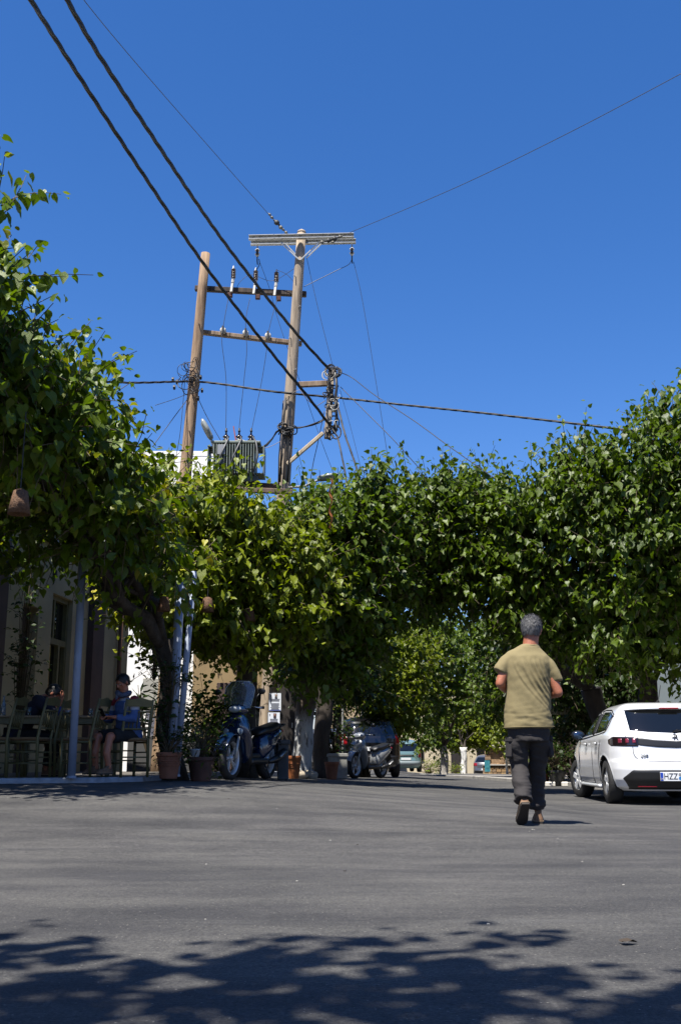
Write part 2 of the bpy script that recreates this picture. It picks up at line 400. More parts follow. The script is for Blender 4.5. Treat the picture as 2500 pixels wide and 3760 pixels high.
# wall lantern and bracket
wl = thing('wall_lamp', 'black gooseneck wall lamp with flat conical shade high on the cafe wall', 'lamp', at(55, 2085, 15.9))
mb = MB(); mb.lathe([(.02, .16), (.05, .13), (.16, .05), (.165, .04), (.02, .09)], 16, (0, 0, 0)); mb.build('lamp_shade', mat('black_iron', (.012, .012, .013), .5), wl, smooth=True)
mb = MB(); mb.tube([(0, 0, .15), (0, 0, .26), (-.06, 0, .33), (-.2, 0, .33), (-.3, 0, .33)], .014, 6); mb.lathe([(.05, 0), (.05, .03)], 10, (-.33, 0, .33), 'X'); mb.build('arm', MATS['black_iron'], wl, smooth=True)
mb = MB(); mb.ell((0, 0, 0), (.045, .045, .06)); mb.build('bulb', mat('bulb_glass', (.5, .45, .3), .1), wl, smooth=True)
mb = MB(); a = at(190, 2070, 18.3); mb.tube([a, at(265, 2072, 17.6)], .012, 6); mb.tube([at(190, 2020, 18.3), at(190, 2140, 18.3), at(192, 2150, 18.2), at(198, 2140, 18.2), at(200, 2100, 18.2)], .01, 6); mb.box(at(203, 2105, 18.2), (.06, .06, .1))
tag(mb.build('wall_bracket', MATS['black_iron']), 'black iron bracket with hanging cable on the cafe wall above the glazed door', 'bracket')

def house(name, label, x0, x1, y0, y1, h, m, oh=.3, doors=(), wins=(), cat='house', roofm=None, base=None, side=()):
    """axis-aligned house; doors/wins on the -Y face: (xa, xb, za, zb); side = openings on the -X (or +X) face (ya, yb, za, zb)"""
    t = thing(name, label, cat, (0, 0, 0)); z0 = (G((x0 + x1) / 2, y0) if base is None else base) - .4
    mb = MB(); mb.box(((x0 + x1) / 2, (y0 + y1) / 2, (z0 + h) / 2), (x1 - x0, y1 - y0, h - z0)); mb.build('wall', m, t)
    mb = MB(); mb.box(((x0 + x1) / 2, (y0 + y1) / 2, h + .08), (x1 - x0 + oh, y1 - y0 + oh, .15)); mb.build('roof', roofm or M_white, t)
    for k, (xa, xb, za, zb) in enumerate(wins):
        mb = MB()
        for q in ((xa - .06, xa, za - .06, zb + .06), (xb, xb + .06, za - .06, zb + .06), (xa, xb, za - .06, za), (xa, xb, zb, zb + .06)):
            mb.box(((q[0] + q[1]) / 2, y0 - .03, (q[2] + q[3]) / 2), (q[1] - q[0], .06, q[3] - q[2]))
        f = mb.build('window', M_dkwood, t)
        mb = MB(); mb.box(((xa + xb) / 2, y0 - .012, (za + zb) / 2), (xb - xa, .02, zb - za)); mb.build('pane', M_glassd, f)
    for (xa, xb, za, zb, dm) in doors:
        mb = MB(); mb.box(((xa + xb) / 2, y0 - .03, (za + zb) / 2), (xb - xa, .06, zb - za), bev=.01); d = mb.build('door', dm, t)
        mb = MB(); mb.box((xb - .1, y0 - .075, (za + zb) / 2), (.03, .03, .12)); mb.build('handle', M_steel, d)
    for (sx, ya, yb, za, zb, dm, nm) in side:
        mb = MB(); mb.box((sx, (ya + yb) / 2, (za + zb) / 2), (.08, yb - ya, zb - za), bev=.01); mb.build(nm, dm, t)
    return t
house('white_house', 'tall plain white house behind the transformer with a sunlit front wall', -12, -3.25, 30, 38, 9.2, M_white, oh=.02, wins=((-6.9, -6.3, 5.2, 6.4),))
mb = MB(); a = at(545, 2540, 29.6)
mb.box(a + Vector((.05, .2, 0)), (.45, .3, .75), bev=.02)
tag(mb.build('meter_box', mat('grey_box', (.5, .49, .42), .7)), 'pale grey meter box fixed to the sunlit white wall left of the leafy trunk', 'meter box')
house('ochre_house', 'low ochre house in shade behind the blue scooter', -3.72, -.9, 27, 29.8, 3.9, M_ochre, doors=((-3.1, -2.5, .2, 2.4, M_brown), (-1.7, -1.1, .2, 2.5, M_dkwood)), wins=((-2.3, -1.85, 1.2, 2.2),))
house('left_row_house', 'cream house set back on the left side of the street behind the dark car', -9, -2.2, 38, 62, 4.5, M_pale, wins=((-3.6, -2.9, 1, 2.2),), doors=((-4.9, -4.1, .1, 2.2, M_brown),))
house('right_shop', 'dim ochre shop front with awning under the trees on the right side', 8.2, 16, 17, 33, 4.3, mat('dim_ochre', (.20, .15, .09), .9, var=.2, vscale=1.5), side=((8.17, 22, 23.2, .1, 2.3, M_dkwood, 'door'), (8.17, 25, 26.4, .9, 2.2, M_glassd, 'window'), (8.17, 28.4, 29.5, .1, 2.3, M_brown, 'door')))  # dim ochre puts the tree shade into the facade colour
house('right_blue_house', 'white and pale blue house edge showing between the right-hand trunks', 6.9, 8.15, 21.5, 27.5, 4.1, mat('paleblue', (.42, .50, .52), .85), doors=((7.05, 7.6, .1, 2.4, M_dkwood),))
house('end_house_cream', 'cream house closing the end of the street behind the whitewashed trunk', 3.4, 13.4, 78, 86, 5.3, M_pale, base=-.7,
      doors=((7.9, 9.0, -.8, 1.7, M_dkwood), (12.1, 13.0, -.8, 1.7, mat('rust_door', (.20, .045, .02), .6))), wins=((9.8, 10.6, .4, 1.6), (5.2, 5.9, .4, 1.6)))
house('end_house_white', 'white upper-storey house rising over the trees at the end of the street', 11.5, 19, 88, 96, 7.6, M_white, wins=((12.2, 13.0, 4.8, 6),), base=-.7)
house('far_left_house', 'small sunlit peach house seen between the teal car and the bushes', -1.5, 3.35, 74, 82, 4.6, mat('peach_render', (.62, .46, .27), .9, var=.06), base=-.4, doors=((2.2, 2.9, -.3, 1.9, M_oliv),))
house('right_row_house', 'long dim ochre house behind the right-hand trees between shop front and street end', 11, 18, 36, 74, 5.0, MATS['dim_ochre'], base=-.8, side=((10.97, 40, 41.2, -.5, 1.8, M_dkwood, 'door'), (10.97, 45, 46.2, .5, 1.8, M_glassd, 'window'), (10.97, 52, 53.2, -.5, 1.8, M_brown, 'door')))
# awning on right
mb = MB(); c = at(2095, 2590, 27)
mb.add([c + Vector(p) for p in ((-.55, -.2, -.08), (1.4, -.2, -.08), (1.4, 1.6, .55), (-.55, 1.6, .55), (-.55, -.2, -.24), (1.4, -.2, -.24), (1.4, 1.6, .5), (-.55, 1.6, .5))], [(0, 1, 2, 3), (7, 6, 5, 4), (0, 4, 5, 1), (0, 3, 7, 4), (1, 5, 6, 2)])
aw = tag(mb.build('awning', mat('awning_canvas', (.38, .36, .27), .9)), 'cream canvas awning over the shop front right of the walking man', 'awning')
# low parapet beyond the terrace, its shade put into the dark grey
mb = MB(); mb.box((-4.0, 24.6, .55), (1.6, .2, 1.0), bev=.02); mb.box((-4.0, 24.6, 1.23), (1.6, .05, .04)); 
for i in range(6): mb.box((-4.7 + i * .28, 24.6, 1.13), (.03, .03, .18))
tag(mb.build('low_wall', mat('grey_shade_wall', (.10, .10, .10), .9)), 'low dark parapet with a thin rail in front of the sunlit white wall', 'wall')

# stone fountain at street end, individual stones
M_stone = [mat('stone%d' % i, c, .9, var=.2, vscale=9, bump=.5, bscale=20) for i, c in enumerate([(.48, .30, .14), (.42, .27, .15), (.55, .38, .20), (.35, .24, .15)])]
fx = at(1826, 2850, 62); fz = G(fx.x, 62) - .1
ft = thing('stone_fountain', 'tan stone masonry roadside shrine with a slab shelf at the far end of the street', 'shrine', (fx.x, 62, fz))
mb = MB(); mb.box((0, .3, .45), (1.5, .5, .9)); mb.box((0, .42, 1.35), (1.2, .3, .95)); mb.build('core', M_stone[1], ft)
for r in range(11):
    z = .09 + r * .17; half = .75 if r < 5 else .6; x = -half - rnd.random() * .1
    while x < half - .05:
        w = min(rnd.uniform(.2, .36), half - x + .02)
        if not (6 <= r <= 9 and -.25 < x + w / 2 < .25):
            mb = MB(); mb.box((x + w / 2, 0.03 if r < 5 else .26, z), (w - .02, .12 + rnd.random() * .04, .15), bev=.02); mb.build('stone', rnd.choice(M_stone), ft)
        x += w
mb = MB(); mb.box((0, .15, .93), (1.6, .5, .07), bev=.01); mb.box((0, .3, 1.98), (1.4, .6, .09), bev=.02); mb.build('slab', mat('pale_slab', (.55, .53, .48), .8), ft)
mb = MB(); mb.box((0, 0, 0), (.3, .05, .62)); mb.box((0, -.03, .05), (.2, .01, .3)); o = mb.build('poster_board', mat('turquoise_print', (.03, .25, .38), .5, col2=(.1, .45, .5), vscale=6)); o.location = at(1789, 2814, 61.5); tag(o, 'small turquoise poster board on the left side of the stone shrine', 'poster')

# ================================================================== FOLIAGE MACHINERY
def leaf_tpl(kind):
    if kind == 'mul':
        per = [(0, 0), (-.26, -.10), (-.46, .08), (-.49, .34), (-.36, .60), (-.20, .84), (0, 1.12), (.20, .84), (.36, .60), (.49, .34), (.46, .08), (.26, -.10)]
        mid = (0, .42)
    elif kind == 'far':
        per = [(0, 0), (-.45, .1), (-.4, .6), (0, 1.1), (.4, .6), (.45, .1)]; mid = (0, .45)
    elif kind == 'lance':
        per = [(0, 0), (-.11, .3), (-.1, .65), (0, 1.1), (.1, .65), (.11, .3)]; mid = (0, .45)
    P = [(mid[0], mid[1], 0)]
    if kind == 'mul': per = [(x * .90, y) for x, y in per]
    for x, y in per:
        z = .42 * abs(x) - .22 * max(0, y - .3) ** 2 * 1.2 - (.1 if abs(x) > .4 else 0)
        P.append((x, y, z))
    n = len(per); T = [(0, 1 + (i + 1) % n, 1 + i) for i in range(n)]
    return np.array(P), np.array(T)
def leaf_arrays(pos, ax, nm, size, tint, kind):
    P, T = leaf_tpl(kind)
    ax = ax / np.linalg.norm(ax, axis=1, keepdims=True)
    b = np.cross(ax, nm); b /= np.linalg.norm(b, axis=1, keepdims=True) + 1e-9; n = np.cross(b, ax)
    s = size[:, None, None]
    V = pos[:, None, :] + s * (P[None, :, 0:1] * b[:, None, :] + P[None, :, 1:2] * ax[:, None, :] + P[None, :, 2:3] * n[:, None, :])
    k = len(P); Fa = (T[None] + (np.arange(len(pos)) * k)[:, None, None]).reshape(-1, 3)
    return V.reshape(-1, 3), Fa, np.repeat(tint, k)
def leaves_mesh(name, pos, ax, nm, size, tint, m, kind='mul'):
    V, Fa, t = leaf_arrays(pos, ax, nm, size, tint, kind)
    me = bpy.data.meshes.new(name); me.vertices.add(len(V)); me.vertices.foreach_set('co', V.ravel())
    me.loops.add(Fa.size); me.loops.foreach_set('vertex_index', Fa.ravel())
    me.polygons.add(len(Fa)); me.polygons.foreach_set('loop_start', np.arange(0, Fa.size, 3)); 
    a = me.attributes.new('tint', 'FLOAT', 'POINT'); a.data.foreach_set('value', t.astype(np.float32))
    me.materials.append(m); me.update(calc_edges=True); me.shade_smooth(); return me
def gen_shoots(blobs, nshoot, leafsize, dens=.075, Lr=(.45, .95), upw=.9, droop=1.05, tintf=None, shell=.55):
    vol = np.array([b[3] * b[4] * b[5] for b in blobs]) ** .8; vol /= vol.sum()
    pos = []; ax = []; nm = []; sz = []; ti = []; tw = []
    UP = np.array([0, 0, 1.0])
    for i in range(nshoot):
        b = blobs[RG.choice(len(blobs), p=vol)]
        d = RG.normal(size=3); d /= np.linalg.norm(d)
        rr = (shell + (1 - shell) * RG.random()) if RG.random() < .8 else RG.random() * shell
        p = np.array(b[:3]) + d * rr * np.array(b[3:6]) * .88
        dr = d * np.array([1, 1, .35]) * .7 + UP * upw * (RG.random() * .8 + .35) + RG.normal(size=3) * .28
        if d[2] < -.2: dr = d * .8 + RG.normal(size=3) * .4 + UP * .1
        dr /= np.linalg.norm(dr); L = RG.uniform(*Lr); nn = int(L / dens)
        if d[2] > .55 and rr > .8: L *= 1.25; nn = int(L / dens)
        bend = RG.normal(size=3) * .22; bend[2] -= .18
        pts = []; ph = RG.random() * 6.28; base_t = RG.random() * .35
        for k in range(nn + 1):
            t = k / max(nn, 1); q = p + dr * L * t + bend * L * t * t * .6; pts.append(q)
            if k == 0: continue
            ph += 2.4; o = np.array([math.cos(ph), math.sin(ph), 0]); 
            o = o + d * .55 * np.array([1, 1, .4]); o[2] = 0; o /= np.linalg.norm(o) + 1e-6
            a = o * (1 - .35 * droop) + UP * (-droop * (.55 + .5 * RG.random())) + RG.normal(size=3) * .25
            if t > .85: a = o * .6 + UP * .1 + RG.normal(size=3) * .3
            n = o * .75 + UP * .8 + RG.normal(size=3) * .3
            pos.append(q + o * .045); ax.append(a); nm.append(n)
            sz.append(leafsize * (1.15 - .6 * t ** 2) * RG.uniform(.62, 1.1))
            tt = base_t + .25 * RG.random() + .22 * t
            if tintf: tt += tintf(q)
            ti.append(tt)
        tw.append(pts)
    return np.array(pos), np.array(ax), np.array(nm), np.array(sz), np.clip(np.array(ti), 0, 1), tw
def crown(root, blobs, nshoot, leafsize, m, nind=0, kind='mul', **kw):
    pos, ax, nm, sz, ti, tw = gen_shoots(blobs, nshoot, leafsize, **kw)
    keep = np.ones(len(pos), bool)
    if nind:
        # leaves that show largest: near the camera, on the visible skin
        cx = pos - np.array([0, 0, CAMH]); dist = np.linalg.norm(cx, axis=1)
        inr = (np.abs(pos[:, 0]) < pos[:, 1] * .33)
        score = sz / dist * (1 + .15 * RG.random(len(pos))); score[~inr] = 0
        skin = dist - np.minimum.reduce([dist]) 
        idx = np.argsort(-score)[:nind * 3]; idx = idx[np.argsort(dist[idx])][:nind]
        keep[idx] = False
        variants = [leaves_mesh('leaf', np.zeros((1, 3)), np.array([[0, 1.0, 0]]), np.array([[0, 0, 1.0]]), np.array([1.0]), np.array([t]), m) for t in (.15, .4, .6, .8)]
        for i in idx:
            a = Vector(ax[i]).normalized(); n0 = Vector(nm[i]); b = a.cross(n0).normalized(); n1 = b.cross(a)
            M = Matrix((b, a, n1)).transposed().to_4x4() @ Matrix.Diagonal((sz[i], sz[i], sz[i], 1)); M.translation = Vector(pos[i])
            o = bpy.data.objects.new('leaf', variants[min(3, int(ti[i] * 4))]); COL.objects.link(o); o.parent = root; o.matrix_local = M
    me = leaves_mesh('foliage', pos[keep], ax[keep], nm[keep], sz[keep], ti[keep], m, kind); link('foliage', me, root, 'stuff')
    mb = MB()
    for pts in tw:
        q = pts[::3] if len(pts) > 6 else pts
        if len(q) >= 2: mb.tube([Vector(x) for x in q], [.007 - .004 * i / len(q) for i in range(len(q))], 3, cap=False)
    mb.build('twigs', M_twig, root, kind='stuff')
def limb_pts(a, b, n=7, sag=.0, wob=.12):
    a = Vector(a); b = Vector(b); o = []
    for i in range(n):
        t = i / (n - 1); p = a.lerp(b, t); w = math.sin(t * math.pi)
        p += Vector((noise.noise(p * 1.1 + Vector((3, 1, 7))), noise.noise(p * 1.1 + Vector((9, 4, 1))), noise.noise(p * 1.3))) * wob * w * 2 + Vector((0, 0, sag * w)); o.append(p)
    return o
def tree(label, base, fork, r0, r1, limbs, blobs, nshoot, leafsize, m, nind=0, kind='mul', trunk_m=None, name='mulberry_tree', group=None, white=False, **kw):
    t = thing(name, label, 'tree', (0, 0, 0), group=group)
    pts = limb_pts(base, fork, 9, wob=.07); n = len(pts)
    rs = [r0 * 1.35 if i == 0 else r0 + (r1 - r0) * i / (n - 1) + (.03 if i == n - 1 else 0) for i in range(n)]
    mb = MB(); mb.tube(pts, rs, 14, wob=.22); mb.build('trunk', trunk_m or M_bark, t, smooth=True)
    for lb in limbs:
        e = Vector(lb[:3]); rl = lb[3] if len(lb) > 3 else r1 * .6
        lp = limb_pts(pts[-1] + Vector((0, 0, -.05)), e, 8, sag=-.1, wob=.16)
        mb = MB(); mb.tube(lp, [rl * (1 - .62 * i / 7) for i in range(8)], 9, wob=.2)
        for k in range(3):
            s_ = lp[3 + k]; e2 = s_ + Vector((rnd.uniform(-.9, .9), rnd.uniform(-.9, .9), rnd.uniform(.3, 1.1)))
            mb.tube(limb_pts(s_, e2, 5, wob=.1), [rl * .42 * (1 - .15 * i) for i in range(5)], 6)
        mb.build('limb', M_bark, t, smooth=True)
    crown(t, blobs, nshoot, leafsize, m, nind, kind, **kw)
    return t
DY = 0
def B(px, py, rx, ry, D, rd):
    """crown lobe: centre and radii read off in photo units, at distance D, rd metres deep"""
    c = at(px, py + DY, D); k = D / (F * .99); return (c.x, c.y, c.z, rx * k, rd, ry * k)

# ================================================================== TREES
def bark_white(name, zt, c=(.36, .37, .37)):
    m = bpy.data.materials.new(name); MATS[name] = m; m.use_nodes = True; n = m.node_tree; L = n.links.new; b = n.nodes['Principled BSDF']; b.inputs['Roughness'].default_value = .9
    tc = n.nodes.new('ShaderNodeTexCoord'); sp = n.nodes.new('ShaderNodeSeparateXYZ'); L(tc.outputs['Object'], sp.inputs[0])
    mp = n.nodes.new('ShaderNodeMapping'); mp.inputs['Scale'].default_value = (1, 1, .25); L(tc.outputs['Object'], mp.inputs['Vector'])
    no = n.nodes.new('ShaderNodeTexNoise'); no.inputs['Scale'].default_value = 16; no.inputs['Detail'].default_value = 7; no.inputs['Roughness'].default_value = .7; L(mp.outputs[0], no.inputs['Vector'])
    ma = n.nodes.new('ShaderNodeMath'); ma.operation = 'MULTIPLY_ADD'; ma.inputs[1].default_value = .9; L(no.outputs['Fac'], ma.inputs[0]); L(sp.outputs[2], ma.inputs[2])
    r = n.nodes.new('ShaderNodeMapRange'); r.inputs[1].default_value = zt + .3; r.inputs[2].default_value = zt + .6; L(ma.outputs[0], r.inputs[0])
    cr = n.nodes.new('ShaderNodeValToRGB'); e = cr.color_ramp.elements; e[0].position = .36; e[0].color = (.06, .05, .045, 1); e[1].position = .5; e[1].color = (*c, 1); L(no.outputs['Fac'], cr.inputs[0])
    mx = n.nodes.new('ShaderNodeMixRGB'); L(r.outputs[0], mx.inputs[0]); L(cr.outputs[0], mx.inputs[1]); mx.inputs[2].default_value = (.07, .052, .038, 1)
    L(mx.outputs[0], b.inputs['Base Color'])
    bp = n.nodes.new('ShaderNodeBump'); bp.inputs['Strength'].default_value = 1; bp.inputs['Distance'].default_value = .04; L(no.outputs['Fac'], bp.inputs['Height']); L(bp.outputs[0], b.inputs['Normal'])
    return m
GT = 'mulberry trees along the street'
def g3(px, D): return gp(px, D, -.1)
# T1 near left
b1 = [B(640, 2080, 105, 95, 13.4, .7), B(-25, 790, 28, 170, 9.5, .4), B(-70, 1120, 105, 430, 9.6, .8), B(20, 1440, 210, 290, 10.2, 1.1), B(230, 1570, 170, 200, 10.8, 1.0), B(465, 1800, 110, 150, 11.8, .9), B(-500, 1700, 400, 350, 11.5, 1.8), (-3.6, 13, 3.7, 1.5, 1.8, .7), (-5.2, 12.5, 3.6, 1.2, 2, .7), B(220, 1590, 220, 130, 11.4, 1.1),  # two lobes over the terrace are added mass to darken the cafe
      B(-200, 1440, 240, 190, 10.2, 1.2), B(400, 1980, 170, 150, 12.4, 1.0), B(130, 1480, 190, 180, 11.8, 1.0), B(420, 1800, 120, 110, 12, .9)]
tree('large-leaved mulberry filling the left edge, its trunk wrapped in ivy beside the white posts', g3(634, 14.6) + Vector((0, 0, .1)), at(600, 2350, 14.3), .15, .12,
     [(*at(330, 2080, 12.8), .09), (*at(120, 1750, 11.2), .09), (*at(430, 1800, 12.2), .08), (*at(0, 1500, 10.3), .07), (*at(560, 2080, 14), .07)], b1, 1800, .150, M_leaf, nind=300, group=GT, tintf=lambda q: .14 + .12 * (q[0] > -2.4), Lr=(.4, .85))  # right-hand leaves tinted brighter: the lit side is put into the colour
# overhanging tree behind the camera that shades the foreground
bo = [(-2.82, 0.5, 5.9, 0.84, 0.94, 0.4), (-2.02, 0.3, 6.1, 0.84, 0.83, 0.35), (-1.22, 0.2, 6.0, 0.84, 0.66, 0.3), (-1.22, 1.0, 6.2, 0.47, 0.18, 0.2), (-0.42, 0.1, 6.0, 0.63, 0.61, 0.3), (0.03, 0.35, 6.0, 0.42, 0.28, 0.2), (-4.02, -0.05, 5.9, 1.05, 1.32, 0.5), (0.58, -0.55, 5.9, 0.84, 0.66, 0.3), (-1.82, -1.65, 6.2, 2.31, 1.1, 0.5), (1.98, -1.45, 6.0, 1.26, 1.1, 0.5)]  # rearmost lobes are added to block sky light
tree('mulberry standing behind the viewpoint whose leaves shade the near asphalt', (-3.6, -2.2, -.1), (-3.2, -1.9, 3.4), .22, .16,
     [(-2.9, .2, 5.7, .08), (-1.2, -.1, 5.9, .09), (.0, .0, 5.8, .07), (-3.8, -.6, 5.8, .07), (.9, -.7, 5.8, .05)], bo, 1150, .19, M_leaf, group=GT, Lr=(.2, .45), upw=.15, kind='mul')
# T2: behind posts / over blue scooter
DY = 44
def yel(q): return .22 * max(0, min(1, (-q[0] - .6) / 2.2)) * (1 if q[2] > 2.6 else .3)
b2 = [B(560, 1930, 190, 190, 16.2, 1.2), B(760, 1900, 190, 170, 16.4, 1.2), B(950, 1960, 180, 160, 16.8, 1.2), B(660, 2140, 230, 180, 16.2, 1.3), B(880, 2180, 220, 200, 16.6, 1.3), B(480, 1990, 130, 130, 15.8, 1.0), B(1080, 2100, 160, 200, 17, 1.2), B(960, 2220, 170, 110, 17, 1.1), B(700, 2240, 190, 70, 16.8, 1.0), B(860, 1760, 60, 50, 16.4, .5)]
tree('broad yellow-green mulberry over the blue scooter, below the transformer', g3(892, 18.2), at(905, 2420, 18), .21, .17,
     [(*at(640, 2050, 16.5), .1), (*at(850, 2000, 17), .1), (*at(1050, 2080, 17.4), .09), (*at(500, 2150, 16), .08)], b2, 2050, .150, M_leafY, nind=280, group=GT, tintf=yel, Lr=(.35, .72))
# T3: whitewashed trunk left of centre
b3 = [B(1180, 1930, 150, 150, 18.2, 1.2), B(1330, 1880, 150, 150, 18.6, 1.2), B(1250, 2120, 200, 180, 18.4, 1.3), B(1180, 2330, 160, 150, 18.6, 1.2), B(1420, 2020, 150, 160, 19.2, 1.2), B(1390, 1790, 50, 80, 18.6, .5), B(1550, 1850, 130, 120, 19.5, 1.1), B(1140, 2340, 110, 70, 20, 1.1), B(1340, 2260, 90, 100, 19.4, 1)]
mw1 = bark_white('whitewashed_bark_shade', 1.35)  # darker copy of the whitewash, with shade put into its colour
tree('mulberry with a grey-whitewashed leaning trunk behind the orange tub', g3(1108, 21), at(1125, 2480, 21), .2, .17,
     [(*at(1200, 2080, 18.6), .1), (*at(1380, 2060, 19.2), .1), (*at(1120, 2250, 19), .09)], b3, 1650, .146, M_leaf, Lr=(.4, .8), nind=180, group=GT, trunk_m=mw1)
b3b = [B(740, 2090, 190, 110, 24.5, 1.4), B(960, 2080, 180, 110, 24.5, 1.4), B(850, 2180, 200, 60, 23, 1.0), B(1150, 2350, 130, 120, 24, 1.3), B(1260, 2300, 110, 110, 24.5, 1.3), B(1240, 2410, 110, 70, 24, 1.2), B(1300, 2450, 70, 70, 25, 1.0)]  # hidden leading lobes added to shade the ochre house
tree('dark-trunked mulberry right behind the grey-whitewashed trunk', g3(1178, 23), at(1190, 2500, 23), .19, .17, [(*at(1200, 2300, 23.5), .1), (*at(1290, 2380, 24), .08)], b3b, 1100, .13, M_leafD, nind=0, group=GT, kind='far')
# T4: right of centre, arching over the road
b4 = [B(1700, 1880, 160, 150, 20, 1.3), B(1880, 1900, 160, 170, 19.6, 1.3), B(1600, 2050, 170, 140, 20, 1.3), B(1800, 2080, 190, 150, 19.8, 1.4), B(2000, 1960, 160, 200, 19, 1.3), B(1960, 2170, 170, 130, 19.6, 1.3), B(1580, 1780, 50, 90, 20, .6), B(1780, 1770, 55, 60, 20, .6), B(2120, 2200, 150, 160, 19.4, 1.2), B(1540, 2190, 80, 60, 20.4, .9)]
tree('mulberry arching from the right over the road above the walking man', g3(2290, 21.5), at(2170, 2530, 21.3), .22, .18,
     [(*at(1990, 2230, 20), .12), (*at(1800, 2150, 20), .1), (*at(2060, 2080, 19.5), .09), (*at(1640, 2120, 20.2), .08)], b4, 1950, .150, M_leaf, Lr=(.4, .8), nind=240, group=GT)
# T5: right edge
b5 = [B(2120, 1690, 110, 100, 18.8, .9), B(2480, 1560, 90, 160, 17.8, 1.0), B(2320, 1720, 150, 170, 18, 1.2), B(2500, 1820, 180, 220, 17.8, 1.3), B(2200, 1850, 150, 170, 18.4, 1.2), B(2350, 2020, 200, 180, 18, 1.3), B(2560, 2080, 180, 230, 18, 1.4), B(2250, 2230, 200, 160, 18.6, 1.3), B(2480, 2300, 200, 130, 18.6, 1.3), B(2110, 1760, 70, 100, 18.4, .7), B(2700, 1700, 200, 330, 18.4, 1.5), B(2560, 1440, 60, 70, 17.8, .6)]
tree('tall dense mulberry rising at the right edge behind the white hatchback', g3(2410, 21), at(2370, 2480, 20.6), .22, .19,
     [(*at(2440, 2050, 18.5), .12), (*at(2300, 2080, 18.6), .1), (*at(2240, 2260, 19), .08), (*at(2560, 1900, 18.4), .1), (*at(2440, 1750, 18.2), .07)], b5, 2350, .153, M_leaf, Lr=(.4, .85), nind=300, group=GT)
DY = 0
# under-storey masses further down the tunnel, right
b6 = [B(2060, 2420, 150, 130, 26, 1.6), B(2200, 2480, 160, 150, 26, 1.6), B(2350, 2430, 160, 150, 25, 1.4), B(1940, 2330, 120, 100, 27, 1.4), B(2480, 2420, 120, 110, 25, 1.2), B(2100, 2600, 120, 70, 29, 1.2), B(2240, 2640, 130, 70, 27, 1)]
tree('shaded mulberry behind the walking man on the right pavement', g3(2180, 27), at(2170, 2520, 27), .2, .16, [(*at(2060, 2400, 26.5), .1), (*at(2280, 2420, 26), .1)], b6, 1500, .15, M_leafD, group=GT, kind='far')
b7 = [B(1930, 2480, 130, 150, 33, 1.8), B(1840, 2380, 130, 110, 34, 1.8), B(1960, 2660, 90, 90, 34, 1.5), B(1820, 2560, 90, 80, 36, 1.5), B(2060, 2500, 110, 150, 33, 1.5)]
tree('mid-distance mulberry on the right pavement behind the walking man\'s shoulder', gp(2010, 34, -.1), at(1990, 2600, 34), .2, .15, [(*at(1900, 2480, 34), .1)], b7, 1150, .155, M_leaf, group=GT, kind='far')
b8 = [B(1400, 2520, 110, 130, 32, 1.7), B(1480, 2430, 120, 110, 33, 1.8), B(1360, 2400, 90, 90, 31, 1.5), B(1460, 2600, 90, 80, 33, 1.4), B(1340, 2530, 70, 60, 32, 1.2)]
tree('olive-yellow mulberry leaning over the dark parked car', gp(1330, 34, -.1), at(1345, 2590, 34), .22, .17, [(*at(1420, 2480, 33), .1), (*at(1380, 2520, 33), .08)], b8, 900, .16, M_leafY, group=GT, kind='far', trunk_m=bark_white('pale_bark', 3.0, (.24, .22, .18)))
b9 = [B(1580, 2380, 130, 130, 44, 2.2), B(1700, 2420, 130, 120, 46, 2.2), B(1620, 2550, 130, 110, 46, 2), B(1520, 2520, 90, 100, 44, 2), B(1760, 2540, 90, 80, 47, 2), B(1560, 2680, 110, 70, 50, 1.6), B(1570, 2290, 60, 70, 44, 1)]
tree('green mulberry in the middle of the leaf tunnel above the teal car', gp(1632, 50, -.1), at(1625, 2740, 50), .2, .16, [(*at(1600, 2560, 48), .1), (*at(1700, 2560, 48), .1)], b9, 1100, .19, M_leaf, group=GT, kind='far', trunk_m=bark_white('pale_bark_b', 3.0, (.34, .32, .29)))
b10 = [B(1690, 2655, 110, 75, 58.3, 1.1), B(1620, 2690, 80, 50, 58.3, 1.0), B(1770, 2670, 90, 70, 58.3, 1.1), B(1700, 2710, 100, 30, 58.3, .8)]
tree('round mulberry with a bright whitewashed trunk near the street end', at(1699, 2856, 57), at(1701, 2745, 57), .16, .15, [(*at(1680, 2680, 57), .08), (*at(1740, 2690, 57), .08)], b10, 620, .2, M_leafY, group=GT, kind='far', trunk_m=bark_white('whitewashed_bark_sun', 3.5, (.62, .61, .58)))  # paler, sunlit copy of the whitewash colour
b11 = [B(1870, 2700, 60, 70, 56, 1.3), B(1840, 2620, 70, 60, 58, 1.4), B(1900, 2620, 60, 90, 52, 1.4)]
tree('small mulberry over the stone shrine with a thin pale trunk', at(1862, 2862, 58), at(1858, 2750, 58), .07, .06, [(*at(1870, 2700, 57), .04)], b11, 300, .19, M_leafY, group=GT, kind='far', trunk_m=MATS['whitewashed_bark_sun'])
b12 = [B(1180, 2540, 120, 100, 42, 2), B(1280, 2450, 150, 120, 42, 2), B(1100, 2420, 120, 120, 40, 2)]
tree('far mulberry on the left pavement behind the two dark trunks', gp(1240, 42, -.1), at(1240, 2600, 42), .2, .16, [(*at(1200, 2500, 42), .1)], b12, 500, .17, M_leafD, group=GT, kind='far')

